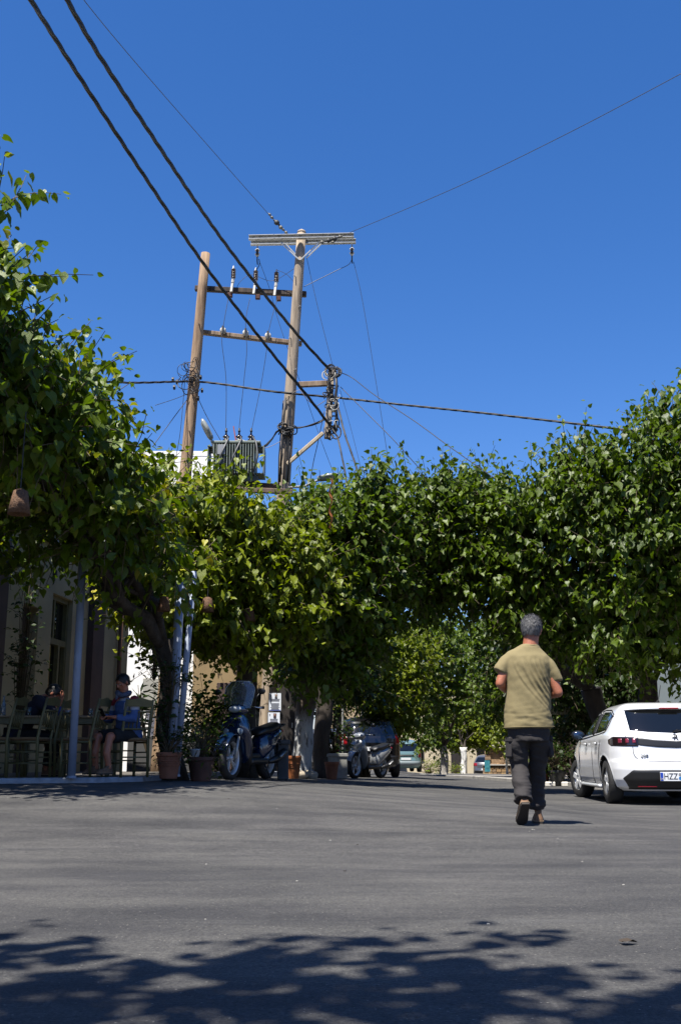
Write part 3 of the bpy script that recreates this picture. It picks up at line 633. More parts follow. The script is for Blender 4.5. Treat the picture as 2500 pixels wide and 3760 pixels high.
# ------------------------------------------------------------------ small plants
def bush(name, label, cat, loc, r, n, ls, m, kind='mul', group=None, up=.7, parent=None, Lr=(.15, .35)):
    t = parent or thing(name, label, cat, loc, group=group)
    off = (0, 0, 0) if parent is None else loc
    bl = [(off[0], off[1], off[2] + r[2], r[0], r[1], r[2])]
    pos, ax, nm, sz, ti, tw = gen_shoots(bl, n, ls, dens=ls * .7, Lr=Lr, upw=up, droop=.3)
    link('foliage', leaves_mesh('foliage', pos, ax, nm, sz, ti, m, kind), t, 'stuff')
    mb = MB()
    for pts in tw[:80]: mb.tube([Vector((off[0], off[1], off[2])), Vector(pts[0]), Vector(pts[-1])], [.008, .005, .003], 3, cap=False)
    mb.build('stems', M_twig, t); return t
bush('street_bush', 'round green bush at the foot of a trunk right of the teal car', 'bush', at(1622, 2850, 55), (.42, .4, .42), 90, .1, M_leaf)
bush('street_bush', 'brownish low bush between the teal car and the green round bush', 'bush', at(1574, 2846, 56), (.5, .4, .36), 90, .09, M_leafY)
bush('street_bush', 'small yellow-green bush left of the bright whitewashed trunk', 'bush', at(1678, 2852, 56.5), (.32, .4, .26), 60, .09, M_leafY)
bush('climbing_vine', 'dark leafy vine climbing the cafe wall at the far left', 'vine', at(60, 2800, 15.6), (.14, .2, 1.5), 70, .08, M_leafD)
bush('shrub', 'tall leafy shrub behind the two large terracotta pots', 'shrub', at(765, 2840, 16.2), (.42, .4, .62), 200, .09, M_leaf, Lr=(.2, .5))
bush('ivy_spray', 'ivy leaves wrapped around the leaning trunk and white posts', 'ivy', at(625, 2640, 14.0), (.16, .18, .4), 45, .065, M_leafD)
bush('leafy_spray', 'dark leaf spray hanging in front of the sunlit white wall', 'branch', at(566, 2500, 15), (.15, .2, .26), 26, .075, M_leafD)
# oleander-like silhouette plant
ol = thing('slender_plant', 'spiky narrow-leaved plant silhouetted against the sunlit white wall', 'plant', at(540, 2770, 18))
mb = MB(); pp = []; aa = []
base = Vector((0, 0, 0))
for k in range(9):
    e = Vector((rnd.uniform(-.4, .22), rnd.uniform(-.2, .2), rnd.uniform(.55, 1.15))); pts = [base, base.lerp(e, .5) + Vector((rnd.uniform(-.08, .08), 0, .05)), e]
    mb.tube(pts, [.012, .009, .005], 5)
    for j in range(9):
        t = .55 + .45 * rnd.random(); p = pts[1].lerp(e, (t - .5) * 2); pp.append(p); aa.append((rnd.uniform(-1, 1), rnd.uniform(-.6, .6), rnd.uniform(-.2, 1)))
mb.build('stems', M_twig, ol)
n_ = len(pp); link('foliage', leaves_mesh('foliage', np.array(pp), np.array(aa), RG.normal(size=(n_, 3)), np.full(n_, .17), RG.random(n_) * .5, M_leafD, 'lance'), ol, 'stuff')

# ------------------------------------------------------------------ pots
def pot(label, loc, r, h, m, plant=None, name='plant_pot', square=False, rings=0, pl=None, cat='pot', soil=True, group=None):
    t = thing(name, label, cat, loc, group=group)
    mb = MB()
    if square: 
        mb.box((0, 0, h / 2), (r * 1.7, r * 1.7, h), bev=.015); mb.box((0, 0, h - .03), (r * 1.7 + .05, r * 1.7 + .05, .07), bev=.01); mb.build('pot', m, t)
    else:
        prof = [(r * .68, 0), (r * .70, .01)]
        prof += [(r * (.7 + .25 * k / 6), h * .82 * k / 6) for k in range(1, 7)]
        prof += [(r * 1.0, h * .84), (r * 1.04, h * .86), (r * 1.04, h * .98), (r * 1.02, h), (r * .92, h), (r * .9, h * .9)]
        mb.lathe(prof, 24); mb.build('pot', m, t, angle=40)
        for k in range(rings):
            z = h * (.5 + .08 * k); mb = MB(); rr = r * (.7 + .25 * z / (h * .82)); mb.lathe([(rr, z - .012), (rr + .012, z), (rr, z + .012)], 24, cap=False); mb.build('ring', m, t, smooth=True)
    if soil: mb = MB(); mb.lathe([(r * .85, h * .9), (.01, h * .92)], 16); mb.build('soil', mat('soil', (.03, .022, .015), 1), t)
    if pl: bush('', '', '', (0, 0, h * .88), pl[0], pl[1], pl[2], pl[3], parent=t, kind=pl[4] if len(pl) > 4 else 'mul')
    return t
pot('ribbed terracotta pot with a low plant at the foot of the white posts', gp(616, 13.6) + Vector((0, 0, .04)), .155, .32, M_terra, rings=3, pl=((.16, .14, .14), 40, .05, M_leafD))
pot('large plain terracotta pot on the kerb between ribbed pot and scooter', gp(735, 14.3), .18, .31, mat('terracotta_dark', (.15, .065, .04), .85, var=.3, vscale=5), pl=((.2, .18, .22), 60, .12, M_leaf, 'lance'))
wp = gp(712, 14.2); wp.z += .31
pot('small white plastic pot standing on the large terracotta pot', wp, .072, .1, mat('white_plastic', (.5, .52, .52), .5), soil=False)
pot('tall square dark grey concrete planter behind the blue scooter', gp(1038, 17.4), .1, .62, mat('dark_concrete', (.10, .10, .10), .85, var=.15), square=True, name='planter', cat='planter')
pot('orange patterned terracotta urn beside the grey-whitewashed trunk', gp(1078, 19.6), .13, .40, mat('orange_terracotta', (.42, .13, .03), .7, var=.2), rings=3, name='urn', cat='urn')
t_ = pot('pale rectangular concrete planter box with greenery in front of the white scooter', gp(1225, 23.2), .34, .52, mat('pale_planter', (.34, .34, .31), .85, var=.2), square=True, name='planter', cat='planter', pl=((.3, .25, .4), 90, .09, M_leafD))
pot('terracotta pot standing upside down in front of the pale planter', gp(1218, 21.6), .14, .34, M_terra, name='plant_pot')
pot('round terracotta pot with a leafy plant on the right kerb beside the walking man', gp(1995, 25.5), .17, .3, M_terra, pl=((.3, .3, .3), 80, .1, M_leaf))
pot('black plastic pot with broad leaves right of the terracotta one', gp(2048, 25.2), .2, .36, M_plast, pl=((.32, .3, .3), 90, .1, M_leafD))
pot('terracotta pot hidden among leaves behind the black pot', gp(2075, 27.5) + Vector((0, 0, .4)), .16, .3, M_terra, pl=((.3, .3, .35), 80, .11, M_leafD))
bush('street_bush', 'mixed potted greenery along the right kerb under the shop awning', 'bush', gp(2110, 27), (.55, .4, .5), 150, .1, M_leaf)
for i, (px, D, w, c) in enumerate(((2015, 25, .3, (.6, .57, .5)), (2075, 24.9, .14, (.6, .57, .5)))):
    mb = MB(); mb.box((0, 0, .05), (w, .14, .11), bev=.02); o = mb.build('kerb_block', mat('limewash', (.66, .63, .56), .85, var=.1)); o.location = gp(px, D)
    tag(o, ['long whitewashed kerb block under the terracotta pot behind the walking man', 'short whitewashed kerb block left of the white hatchback'][i], 'kerb block')
for i, (px, D, r) in enumerate(((2355, 22, .16), (2412, 22.2, .19), (2385, 21.6, .12), (2325, 21.9, .1), (2440, 21.8, .12))):
    mb = MB(); mb.ell((0, 0, r * .4), (r, r * .8, r * .6), 12, 8); me = mb.mesh('rock', mat('pale_rock', (.50, .42, .31), .9, var=.2, bump=.5, bscale=18), True)
    for v in me.vertices: v.co *= 1 + .35 * noise.noise(v.co * 9 + Vector((i * 5, 0, 0)))
    o = link('rock', me); o.location = gp(px, D)
    tag(o, 'pale rough rock lying beyond the white hatchback', 'rock', 'pale rocks beyond the hatchback')
for i, (px, D, rx) in enumerate(((1088, 20.2, .2), (1140, 20.4, .15))):
    mb = MB(); mb.ell((0, 0, .06), (rx, .14, .1), 12, 8); me = mb.mesh('rock', MATS['pale_rock'], True)
    for v in me.vertices: v.co *= 1 + .3 * noise.noise(v.co * 9 + Vector((i * 5 + 30, 0, 0)))
    o = link('rock', me); o.location = gp(px, D); tag(o, ['flat tan rock at the foot of the orange urn', 'rounded pale rock at the foot of the grey-whitewashed trunk'][i], 'rock')
# wicker lamps hanging in the trees
M_wick = mat('wicker', (.16, .075, .03), .8, var=.4, vscale=50, bump=.6, bscale=70)
for px, py, D, s_, lb in ((72, 1850, 9.6, 1.0, 'large wicker bell lampshade hanging at the left edge under the near tree'), (602, 2222, 13.4, .8, 'small wicker lampshade hanging left of the white posts'), (762, 2225, 15.2, .9, 'wicker lampshade lit on its left rim right of the white posts'), (916, 2262, 16, .9, 'dim wicker lampshade hanging over the blue scooter')):
    wl = thing('hanging_lamp', lb, 'lamp', at(px, py, D), group='wicker lamps hanging in the trees')
    mb = MB(); mb.lathe([(.03 * s_, .14 * s_), (.07 * s_, .12 * s_), (.085 * s_, .02 * s_), (.105 * s_, -.1 * s_), (.1 * s_, -.1 * s_), (.06 * s_, .1 * s_)], 18, cap=False); mb.build('lamp_shade', M_wick, wl, smooth=True)
    mb = MB(); mb.tube([(0, 0, .13 * s_), (0, 0, .9)], .006, 5); mb.build('cord', M_black, wl)
    mb = MB(); mb.ell((0, 0, 0), (.03, .03, .045)); mb.build('bulb', MATS['bulb_glass'], wl, smooth=True)
# white posts
M_post = mat('post_paint', (.34, .40, .52), .5, var=.08, vscale=6)
for (a, b, r, lb) in ((at(262, 2862, 12.75), at(304, 2060, 12.9), .047, 'pale blue-white round post at the kerb in front of the cafe tables'),
                      (at(632, 2775, 14.0), at(662, 2140, 14.1), .06, 'thick white post next to the ivy trunk, left of the leaning post'),
                      (at(654, 2775, 14.0), at(712, 2100, 14.2), .042, 'slim white post leaning right beside the thick white one')):
    base = Vector((a.x, a.y, TZ)) if a.z > TZ else a
    d = (b - a); base = a + d * ((TZ - a.z) / d.z)
    t = thing('post', lb, 'post', base); mb = MB(); mb.tube([Vector((0, 0, 0)), b - base], r, 14); mb.build('shaft', M_post, t, smooth=True)
    mb = MB(); mb.lathe([(r * 1.25, 0), (r * 1.2, .03)], 14); mb.build('foot', M_post, t)
# street sign
sg = thing('street_sign', 'faint bluish-grey sign board with a vertical yellow stripe in the shade left of the arch', 'sign', gp(1258, 27))
mb = MB(); mb.tube([(0, 0, 0), (0, 0, 2.6)], .025, 8); mb.build('pole', M_steel, sg)
mb = MB(); c = at(1258, 2524, 27) - gp(1258, 27); mb.box((0, -.03, c.z), (.42, .02, .46), bev=.005); mb.build('board', mat('sign_board', (.16, .18, .22), .6), sg)
mb = MB(); mb.box((0, -.044, c.z - .05), (.035, .006, .6)); mb.build('stripe', mat('yellow_stripe', (.6, .25, .02), .6), sg)

# ================================================================== POLES, TRANSFORMER, CABLES
def wood(name, c, c2):
    m = mat(name, c, .85, col2=c2, vscale=9, bump=.8, bscale=24, stretch=(1, 1, .12), detail=9); return m
M_wl = wood('pole_wood_orange', (.15, .09, .05), (.38, .26, .155)); M_wr = wood('pole_wood_grey', (.17, .13, .09), (.42, .34, .25))
M_wd = wood('beam_wood_dark', (.035, .025, .02), (.13, .09, .06)); M_wm = wood('beam_wood_mid', (.12, .08, .05), (.32, .23, .15))
M_ins = mat('brown_porcelain', (.09, .04, .025), .25, spec=.7); M_insw = mat('white_porcelain', (.55, .53, .47), .35)
M_cab = mat('black_cable', (.008, .008, .009), .55); M_wire = mat('wire', (.05, .055, .065), .5)
PD = 20.5
def pole(label, top, mid, r1, r0, m, D, steps=9):
    a = at(*top, D); b = at(*mid, D); d = b - a; foot = a + d * ((a.z - G(a.x, D) + .3) / -d.z)
    t = thing('utility_pole', label, 'pole', foot); mb = MB(); n = 14
    mb.tube([foot.lerp(a, i / n) - foot for i in range(n + 1)], [r0 + (r1 - r0) * i / n for i in range(n + 1)], 18, wob=.03)
    mb.build('shaft', m, t, smooth=True, ) ; return t, foot, a
pl, fl, tl = pole('orange-brown wooden utility pole left of the transformer', (755, 930), (680, 1750), .095, .16, M_wl, PD)
pr, fr, tr = pole('grey weathered wooden utility pole carrying the steel crossarm and posters', (1107, 856), (1043, 1770), .095, .165, M_wr, PD)
mb = MB(); mb.lathe([(.1, 0), (.085, .05), (.03, .09)], 14); o = mb.build('cap', M_wr, pr, smooth=True); o.location = tr - fr
# climbing step irons / bolts
for i in range(7):
    p = fr.lerp(tr, .55 + .06 * i) - fr; mb = MB(); s_ = 1 if i % 2 else -1; mb.tube([p + Vector((s_ * .05, -.08, 0)), p + Vector((s_ * .09, -.17, 0))], .012, 6); mb.build('bolt', M_steel, pr)
for i in range(6):
    p = fl.lerp(tl, .5 + .07 * i) - fl; mb = MB(); mb.tube([p + Vector((.02, -.08, 0)), p + Vector((.02, -.15, 0))], .014, 6); mb.build('bolt', mat('rusty_bolt', (.07, .04, .03), .7), pl)
# cross beams between the poles (behind them)
DB = PD + .2
def beam(label, a, b, w, h, m, D=DB, name='cross_beam'):
    A = at(*a, D); Bq = at(*b, D); mb = MB(); mb.bar(A, Bq, w, h, bev=.012); return tag(mb.build(name, m), label, 'beam'), A, Bq
beam('round dark upper cross beam joining the two utility poles', (716, 1058), (1125, 1080), .11, .11, M_wd)
beam('pale squared lower cross beam joining the two utility poles', (738, 1219), (1108, 1262), .12, .09, M_wm)
beam('rusty steel platform beam under the transformer', (660, 1768), (1075, 1792), .1, .13, mat('rusty_beam', (.16, .10, .07), .8, var=.35, vscale=6), D=PD + .25)
beam('second platform beam under the transformer, nearer the camera', (690, 1790), (1075, 1806), .08, .1, MATS['rusty_beam'], D=PD - .35)
# steel crossarm
ca = thing('steel_crossarm', 'galvanised steel double crossarm with V braces on top of the grey pole', 'crossarm', at(1107, 890, PD))
o0 = at(1107, 890, PD)
for (a, b, D) in (((914, 874), (1299, 866), PD - .16), ((921, 894), (1306, 887), PD + .16)):
    A = at(*a, D) - o0; Bq = at(*b, D) - o0
    mb = MB(); mb.bar(A, Bq, .11, .02); mb.bar(A + Vector((0, .035, .05)), Bq + Vector((0, .035, .05)), .02, .07); mb.bar(A + Vector((0, .035, -.05)), Bq + Vector((0, .035, -.05)), .02, .07)
    # the web faces the camera
    mb = MB(); d = (Bq - A); 
    mb.bar(A, Bq, .02, .068, up=Vector((0, 0, 1))); mb.bar(A + Vector((0, -.03, .04)), Bq + Vector((0, -.03, .04)), .09, .012); mb.bar(A + Vector((0, -.03, -.04)), Bq + Vector((0, -.03, -.04)), .09, .012)
    mb.build('channel', M_steel, ca, kind=None)
for (a, b, D) in (((1030, 888), (1100, 955), PD - .12), ((1172, 888), (1102, 955), PD - .12), ((1050, 896), (1098, 948), PD + .1), ((1188, 886), (1125, 946), PD + .1)):
    mb = MB(); mb.bar(at(*a, D) - o0, at(*b, D) - o0, .05, .015); mb.build('brace', M_steel, ca)
for px in (930, 955, 1025, 1104, 1185, 1265, 1285):
    mb = MB(); c = at(px, 874 - (px - 914) * .02, PD - .19) - o0; mb.lathe([(.02, -.02), (.02, .02), (.008, .03)], 6, c, 'Y'); mb.build('bolt', mat('tarnished_bolt', (.2, .19, .15), .5), ca)
def ribbed(mb, a, b, r, n):
    """stack of sheds along a line"""
    a = Vector(a); b = Vector(b); pts = []; rs = []
    for i in range(n * 2 + 1): t = i / (n * 2); pts.append(a.lerp(b, t)); rs.append(r if i % 2 else r * .55)
    P = []; Q = []
    for i in range(n):
        for dt, rr in ((.02, .5), (.25, .95), (.5, 1), (.75, .6), (.98, .5)): P.append(a.lerp(b, (i + dt) / n)); Q.append(r * rr)
    mb.tube(P, Q, 14)
# upright brown bushings on upper beam
for k, (px, py) in enumerate(((857, 1005), (939, 1012), (1015, 1018))):
    D = DB - .12; t = thing('insulator', ['leftmost', 'middle', 'rightmost'][k] + ' of the three upright brown ribbed insulators on the upper cross beam', 'insulator', at(px, py, D), group='brown insulators on the upper beam')
    mb = MB(); ribbed(mb, (0, 0, -.1), (0, 0, .12), .052, 6); mb.build('bushing', M_ins, t, smooth=True)
    mb = MB(); mb.lathe([(.03, .12), (.02, .16), (.008, .19)], 8); mb.build('cap', M_steel, t)
    mb = MB(); mb.tube([(0, 0, -.1), (-.01, 0, -.2)], .035, 8); mb.bar((-.01, 0, -.18), (-.03, -.04, -.42), .05, .03); mb.build('bracket', M_insw, t)
    mb = MB(); mb.box((-.06 if k == 0 else .05, .02, -.47), (.1, .08, .1), bev=.01); mb.build('clamp', mat('rust_clamp', (.1, .03, .02), .8), t)
for k, (px, py) in enumerate(((819, 1213), (902, 1222), (984, 1232))):
    D = DB - .12; t = thing('fuse_holder', ['leftmost', 'middle', 'rightmost'][k] + ' of the three pale disc insulators on the lower cross beam', 'insulator', at(px, py, D), group='pale insulators on the lower beam')
    mb = MB(); ribbed(mb, (0, -.05, 0), (0, .07, 0), .065, 2); mb.build('disc', M_insw, t, smooth=True)
    mb = MB(); mb.tube([(0, -.05, .08), (0, -.08, -.1)], .022, 8); mb.build('clamp', mat('dark_iron', (.03, .028, .025), .6), t)
# suspended insulators under the crossarm ends
for (px, py, lb) in ((945, 922, 'glass-and-iron disc insulator hanging under the left end of the steel crossarm'), (1292, 918, 'glass-and-iron disc insulator hanging under the right end of the steel crossarm')):
    t = thing('strain_insulator', lb, 'insulator', at(px, py, PD)); mb = MB(); mb.tube([(0, 0, .13), (0, 0, -.22), (.01, 0, -.3)], .013, 6); mb.build('rod', MATS['dark_iron'], t)
    mb = MB(); ribbed(mb, (0, 0, .06), (0, 0, -.12), .05, 2); mb.build('disc', M_insw, t, smooth=True); mb = MB(); mb.box((0, -.03, -.03), (.05, .06, .13), bev=.01); mb.build('clamp', MATS['dark_iron'], t)
# ------- wires
def spline(P, n=10):
    P = [Vector(p) for p in P]; out = []
    for i in range(len(P) - 1):
        p0 = P[max(i - 1, 0)]; p1 = P[i]; p2 = P[i + 1]; p3 = P[min(i + 2, len(P) - 1)]
        for k in range(n):
            t = k / n; out.append(.5 * ((2 * p1) + (-p0 + p2) * t + (2 * p0 - 5 * p1 + 4 * p2 - p3) * t * t + (-p0 + 3 * p1 - 3 * p2 + p3) * t ** 3))
    return out + [P[-1]]
def wire(label, pts, r=.006, m=None, name='wire', n=8):
    mb = MB(); mb.tube(spline(pts, n), r, 5); return tag(mb.build(name, m or M_wire, smooth=True), label, 'wire')
def twisted(label, pts, r, strands=3, pitch=1.3, name='twisted_cable'):
    P = spline(pts, 3); L = [0]
    for a, b in zip(P, P[1:]): L.append(L[-1] + (b - a).length)
    n = int(L[-1] / (pitch / 8)); mb = MB(); Q = []
    j = 0
    for i in range(n + 1):
        s_ = L[-1] * i / n
        while j < len(P) - 2 and L[j + 1] < s_: j += 1
        Q.append(P[j].lerp(P[j + 1], (s_ - L[j]) / max(L[j + 1] - L[j], 1e-6)))
    for k in range(strands):
        pts2 = []
        for i, q in enumerate(Q):
            d = (Q[min(i + 1, n)] - Q[max(i - 1, 0)]); x, y = frame_from(d); a = 2 * math.pi * (i * L[-1] / n / pitch + k / strands)
            pts2.append(q + (x * math.cos(a) + y * math.sin(a)) * r * .85)
        mb.tube(pts2, r, 6)
    return tag(mb.build(name, M_cab, smooth=True, kind=None), label, 'cable')
twisted('thick twisted black cable, the lower of the two sweeping down from the top left corner', [at(60, -90, 9.3), at(115, 0, 9.7), at(185, 112, 10.4), at(330, 340, 11.8), at(560, 690, 14), at(760, 985, 16.3), at(1000, 1298, 18.6), at(1130, 1455, 19.6), at(1210, 1560, 20.3)], .0175)
twisted('thick twisted black cable, the upper of the two sweeping down from the top left corner', [at(190, -100, 9.4), at(248, 0, 9.9), at(360, 195, 11), at(560, 500, 13), at(760, 800, 15.5), at(900, 990, 17.2), at(1085, 1220, 19.3), at(1215, 1362, 20.3)], .018)
twisted('black twisted cable running level from the near tree past both poles to the right-hand trees', [at(300, 1395, 19), at(480, 1405, 19.6), at(690, 1400, PD - .15), at(800, 1408, PD), at(1000, 1437, PD - .25), at(1230, 1459, PD), at(1500, 1488, 20), at(1800, 1519, 19.3), at(2200, 1566, 18.6), at(2500, 1605, 18)], .013, pitch=.7)
twisted('short heavy cable curling from the transformer to the pole and on to the offset post', [at(930, 1652, PD), at(965, 1645, PD - .1), at(1000, 1610, PD - .1), at(1030, 1572, PD - .2), at(1100, 1570, PD - .2), at(1160, 1555, PD), at(1198, 1535, PD)], .014, strands=2)
twisted('twisted service cable dropping from the offset post into the trees, right one', [at(1235, 1450, 20.3), at(1243, 1500, 20.3), at(1268, 1600, 20), at(1300, 1690, 19.8), at(1330, 1790, 19.6)], .012)
twisted('twisted service cable dropping from the offset post into the trees, left one', [at(1222, 1578, 20.3), at(1238, 1600, 20.3), at(1252, 1660, 20.1), at(1264, 1720, 20), at(1275, 1790, 19.8)], .011)
wire('thin wire from the top left down to the steel crossarm through a string of fittings', [at(285, -60, 12), at(310, 0, 12.3), at(560, 300, 15), at(980, 778, 20), at(1060, 862, PD)])
wire('thin wire rising from the right of the crossarm to the right edge of the picture', [at(1262, 858, PD), at(1320, 838, 20), at(1700, 675, 17.5), at(2100, 480, 15.5), at(2520, 258, 14)])
wire('thin wire from the crossarm down past the offset post, right one', [at(1298, 960, PD), at(1330, 1100, PD), at(1380, 1400, PD), at(1430, 1720, PD)], .005)
wire('thin wire from the crossarm to the head of the offset post', [at(1126, 945, PD), at(1165, 1120, PD), at(1222, 1345, PD)], .005)
wire('thin wire running down behind the upper beam to the grey pole', [at(955, 965, PD), at(990, 1060, PD + .3), at(1020, 1170, PD + .3), at(1062, 1295, PD + .3), at(1120, 1450, 21), at(1180, 1620, 21), at(1245, 1790, 21)], .005)
wire('thin line continuing from the offset post into the centre trees', [at(1248, 1430, PD), at(1290, 1580, PD), at(1330, 1740, PD)], .004)
wire('jumper wire drooping from the right hanging insulator to the grey pole', [at(1292, 950, PD), at(1280, 970, PD), at(1240, 990, PD), at(1190, 1015, PD), at(1115, 1052, PD)], .007)
wire('jumper wire between the left hanging insulator and the middle brown bushing', [at(951, 950, PD), at(953, 968, PD), at(945, 985, PD), at(940, 990, PD)], .009)
wire('jumper wire looping from the right bushing to the grey pole', [at(1016, 990, PD), at(1050, 1005, PD), at(1075, 1030, PD), at(1085, 1050, PD)], .005)
wire('jumper wire climbing from the left bushing towards the crossarm', [at(870, 1055, PD + .2), at(885, 1030, PD + .2), at(925, 1008, PD + .2), at(1000, 1030, PD + .25), at(1080, 985, PD + .1)], .005)
for k, (a, b, c, d, e) in enumerate((((838, 1095), (828, 1150), (819, 1205), (815, 1260), (829, 1585)), ((918, 1095), (904, 1160), (902, 1215), (906, 1290), (876, 1592)), ((1018, 1098), (1000, 1160), (985, 1225), (978, 1290), (921, 1592)))):
    wire(['leftmost', 'middle', 'rightmost'][k] + ' of the three thin wires dropping from the beams to the transformer bushings', [at(*a, DB - .15), at(*b, DB - .2), at(*c, DB - .22), at(*d, PD - .05), at((c[0] + e[0]) / 2 + 6, (c[1] + e[1]) / 2, PD), at(*e, PD)], .006)
wire('black service line from the offset post down to the right, the upper one', [at(1240, 1365, PD), at(1290, 1385, PD), at(1375, 1450, 20), at(1520, 1545, 19.5), at(1650, 1640, 19), at(1820, 1760, 18.6)], .009, M_cab)
wire('black service line from the offset post down to the right, the lower one', [at(1250, 1420, PD), at(1350, 1520, 20), at(1440, 1610, 19.6), at(1540, 1720, 19.4)], .008, M_cab)
wire('black line dropping from the offset post beside the diagonal arm', [at(1190, 1510, PD), at(1168, 1620, PD), at(1150, 1700, PD), at(1138, 1775, PD)], .008, M_cab)
wire('thin line from the orange pole down left to the near tree, the upper one', [at(690, 1445, PD), at(640, 1465, 20), at(570, 1488, 19.5)], .006)
wire('thin line from the orange pole down left to the near tree, the lower one', [at(700, 1450, PD), at(640, 1530, 20), at(560, 1640, 19.4)], .008)
wire('loose wire hanging down the left side of the orange pole', [at(680, 1380, PD - .12), at(672, 1480, PD - .2), at(660, 1600, PD - .2), at(640, 1700, PD), at(620, 1760, PD)], .006)
wire('line from the orange pole down to the transformer', [at(722, 1450, PD), at(760, 1530, PD), at(815, 1625, PD)], .007)
wire('pale wire from the transformer curving to the grey pole', [at(930, 1655, PD - .2), at(990, 1640, PD - .3), at(1030, 1620, PD - .2)], .006, mat('beige_wire', (.35, .28, .22), .6))
# string of fittings on the incoming wire
for k, (px, py, r) in enumerate(((990, 786, .03), (998, 797, .035), (1016, 816, .06), (1031, 834, .045), (1040, 842, .03), (1050, 852, .035))):
    mb = MB(); c = at(px, py, PD - .1 + (1060 - px) * -.001); mb.ell((0, 0, 0), (r, r * .7, r), 8, 6); mb.tube([(-r, 0, r), (r, 0, -r)], r * .35, 6); o = mb.build('wire_fitting', MATS['dark_iron'] if r > .05 else MATS['tarnished_bolt'], smooth=True); o.location = c
    tag(o, 'small metal fitting on the thin wire just above the steel crossarm', 'fitting', 'fittings on the incoming wire')
for k, (px, py, r) in enumerate(((1206, 882, .05), (1228, 875, .055), (1248, 868, .035), (1182, 888, .04), (1222, 888, .03))):
    mb = MB(); c = at(px, py, PD - .3); mb.ell((0, 0, 0), (r, r * .7, r), 8, 6); mb.tube([(-r * 1.6, 0, -r * .5), (r * 1.6, 0, r * .5)], r * .35, 6); o = mb.build('wire_fitting', MATS['dark_iron'] if r > .045 else MATS['tarnished_bolt'], smooth=True); o.location = c
    tag(o, 'small clamp on the strain wire in front of the right half of the crossarm', 'fitting', 'clamps in front of the crossarm')
# ------- offset post on bracket
M_conc = mat('old_post', (.16, .14, .12), .9, var=.4, vscale=14)
op = thing('offset_post', 'short post tangled in black cables, held off the grey pole by a diagonal arm', 'post', at(1212, 1470, PD)); o1 = at(1212, 1470, PD)
mb = MB(); mb.bar(at(1218, 1350, PD) - o1, at(1202, 1610, PD) - o1, .13, .12, bev=.01); mb.build('post_body', M_wr, op)
mb = MB(); mb.bar(at(1095, 1412, PD) - o1, at(1212, 1407, PD) - o1, .09, .11, bev=.01); mb.build('beam', M_wm, op)
mb = MB(); mb.bar(at(1052, 1706, PD - .1) - o1, at(1186, 1590, PD - .05) - o1, .10, .07, bev=.01); mb.build('diagonal_arm', mat('beige_arm', (.45, .36, .24), .8, var=.15), op)
mb = MB(); mb.box(at(1226, 1501, PD - .1) - o1, (.12, .1, .13), bev=.02); mb.build('junction_box', M_insw, op)
mb = MB()
for k in range(34):
    cz = rnd.choice((1360, 1380, 1420, 1450, 1480, 1555, 1575, 1590)); c = at(1215 + rnd.uniform(-12, 26), cz + rnd.uniform(-12, 12), PD - .1 + rnd.uniform(-.1, .12)) - o1
    a = rnd.uniform(.03, .11); b = rnd.uniform(.05, .17); ph = rnd.random() * 6; e = rnd.uniform(3.5, 6.2); ti = rnd.uniform(-.8, .8)
    mb.tube([c + Vector((a * math.cos(ph + t * e / 10), .5 * a * math.sin(ph + t * e / 10 + ti), b * math.sin(ph + t * e / 10))) for t in range(11)], rnd.choice((.009, .012, .016)), 5)
mb.tube([at(1232, 1370, PD - .15) - o1, at(1236, 1420, PD - .2) - o1, at(1230, 1470, PD - .2) - o1, at(1236, 1530, PD - .15) - o1, at(1225, 1590, PD - .15) - o1], .03, 7)
mb.build('cable_tangle', M_cab, op, smooth=True, kind='stuff')
mb = MB()
for k in range(12):
    c = at(1212 + rnd.uniform(-18, 30), rnd.choice((1372, 1455, 1480, 1560)) + rnd.uniform(-8, 8), PD - .22) - o1; a = rnd.uniform(.04, .1); ph = rnd.random() * 6
    mb.tube([c + Vector((a * math.cos(ph + t * .4), 0, a * 1.2 * math.sin(ph + t * .4))) for t in range(9)], .006, 4)
mb.build('pale_loops', M_insw, op, smooth=True, kind='stuff')
# clamps and tangle on the orange pole
tg = thing('cable_tangle', 'tangle of clamps and thin cables around the orange pole at the level cable', 'cables', at(700, 1400, PD)); o2 = at(700, 1400, PD)
mb = MB()
for k in range(20):
    c = at(rnd.uniform(672, 722), rnd.uniform(1330, 1425), PD - .2 + rnd.uniform(-.05, .05)) - o2; a = rnd.uniform(.05, .16); b = rnd.uniform(.06, .2); ph = rnd.random() * 6
    mb.tube([c + Vector((a * math.cos(ph + t * .45), .04 * math.sin(t), b * math.sin(ph + t * .45))) for t in range(9)], rnd.choice((.006, .009)), 5)
mb.build('loops', M_cab, tg, smooth=True, kind='stuff')
for px, py in ((635, 1393), (650, 1402), (640, 1422), (737, 1385), (742, 1433), (728, 1462)):
    mb = MB(); mb.lathe([(.045, -.02), (.045, .02)], 8, at(px, py, PD - .1) - o2, 'X'); mb.lathe([(.015, -.05), (.015, .05)], 6, at(px, py, PD - .1) - o2); mb.build('clamp', MATS['dark_iron'], tg)
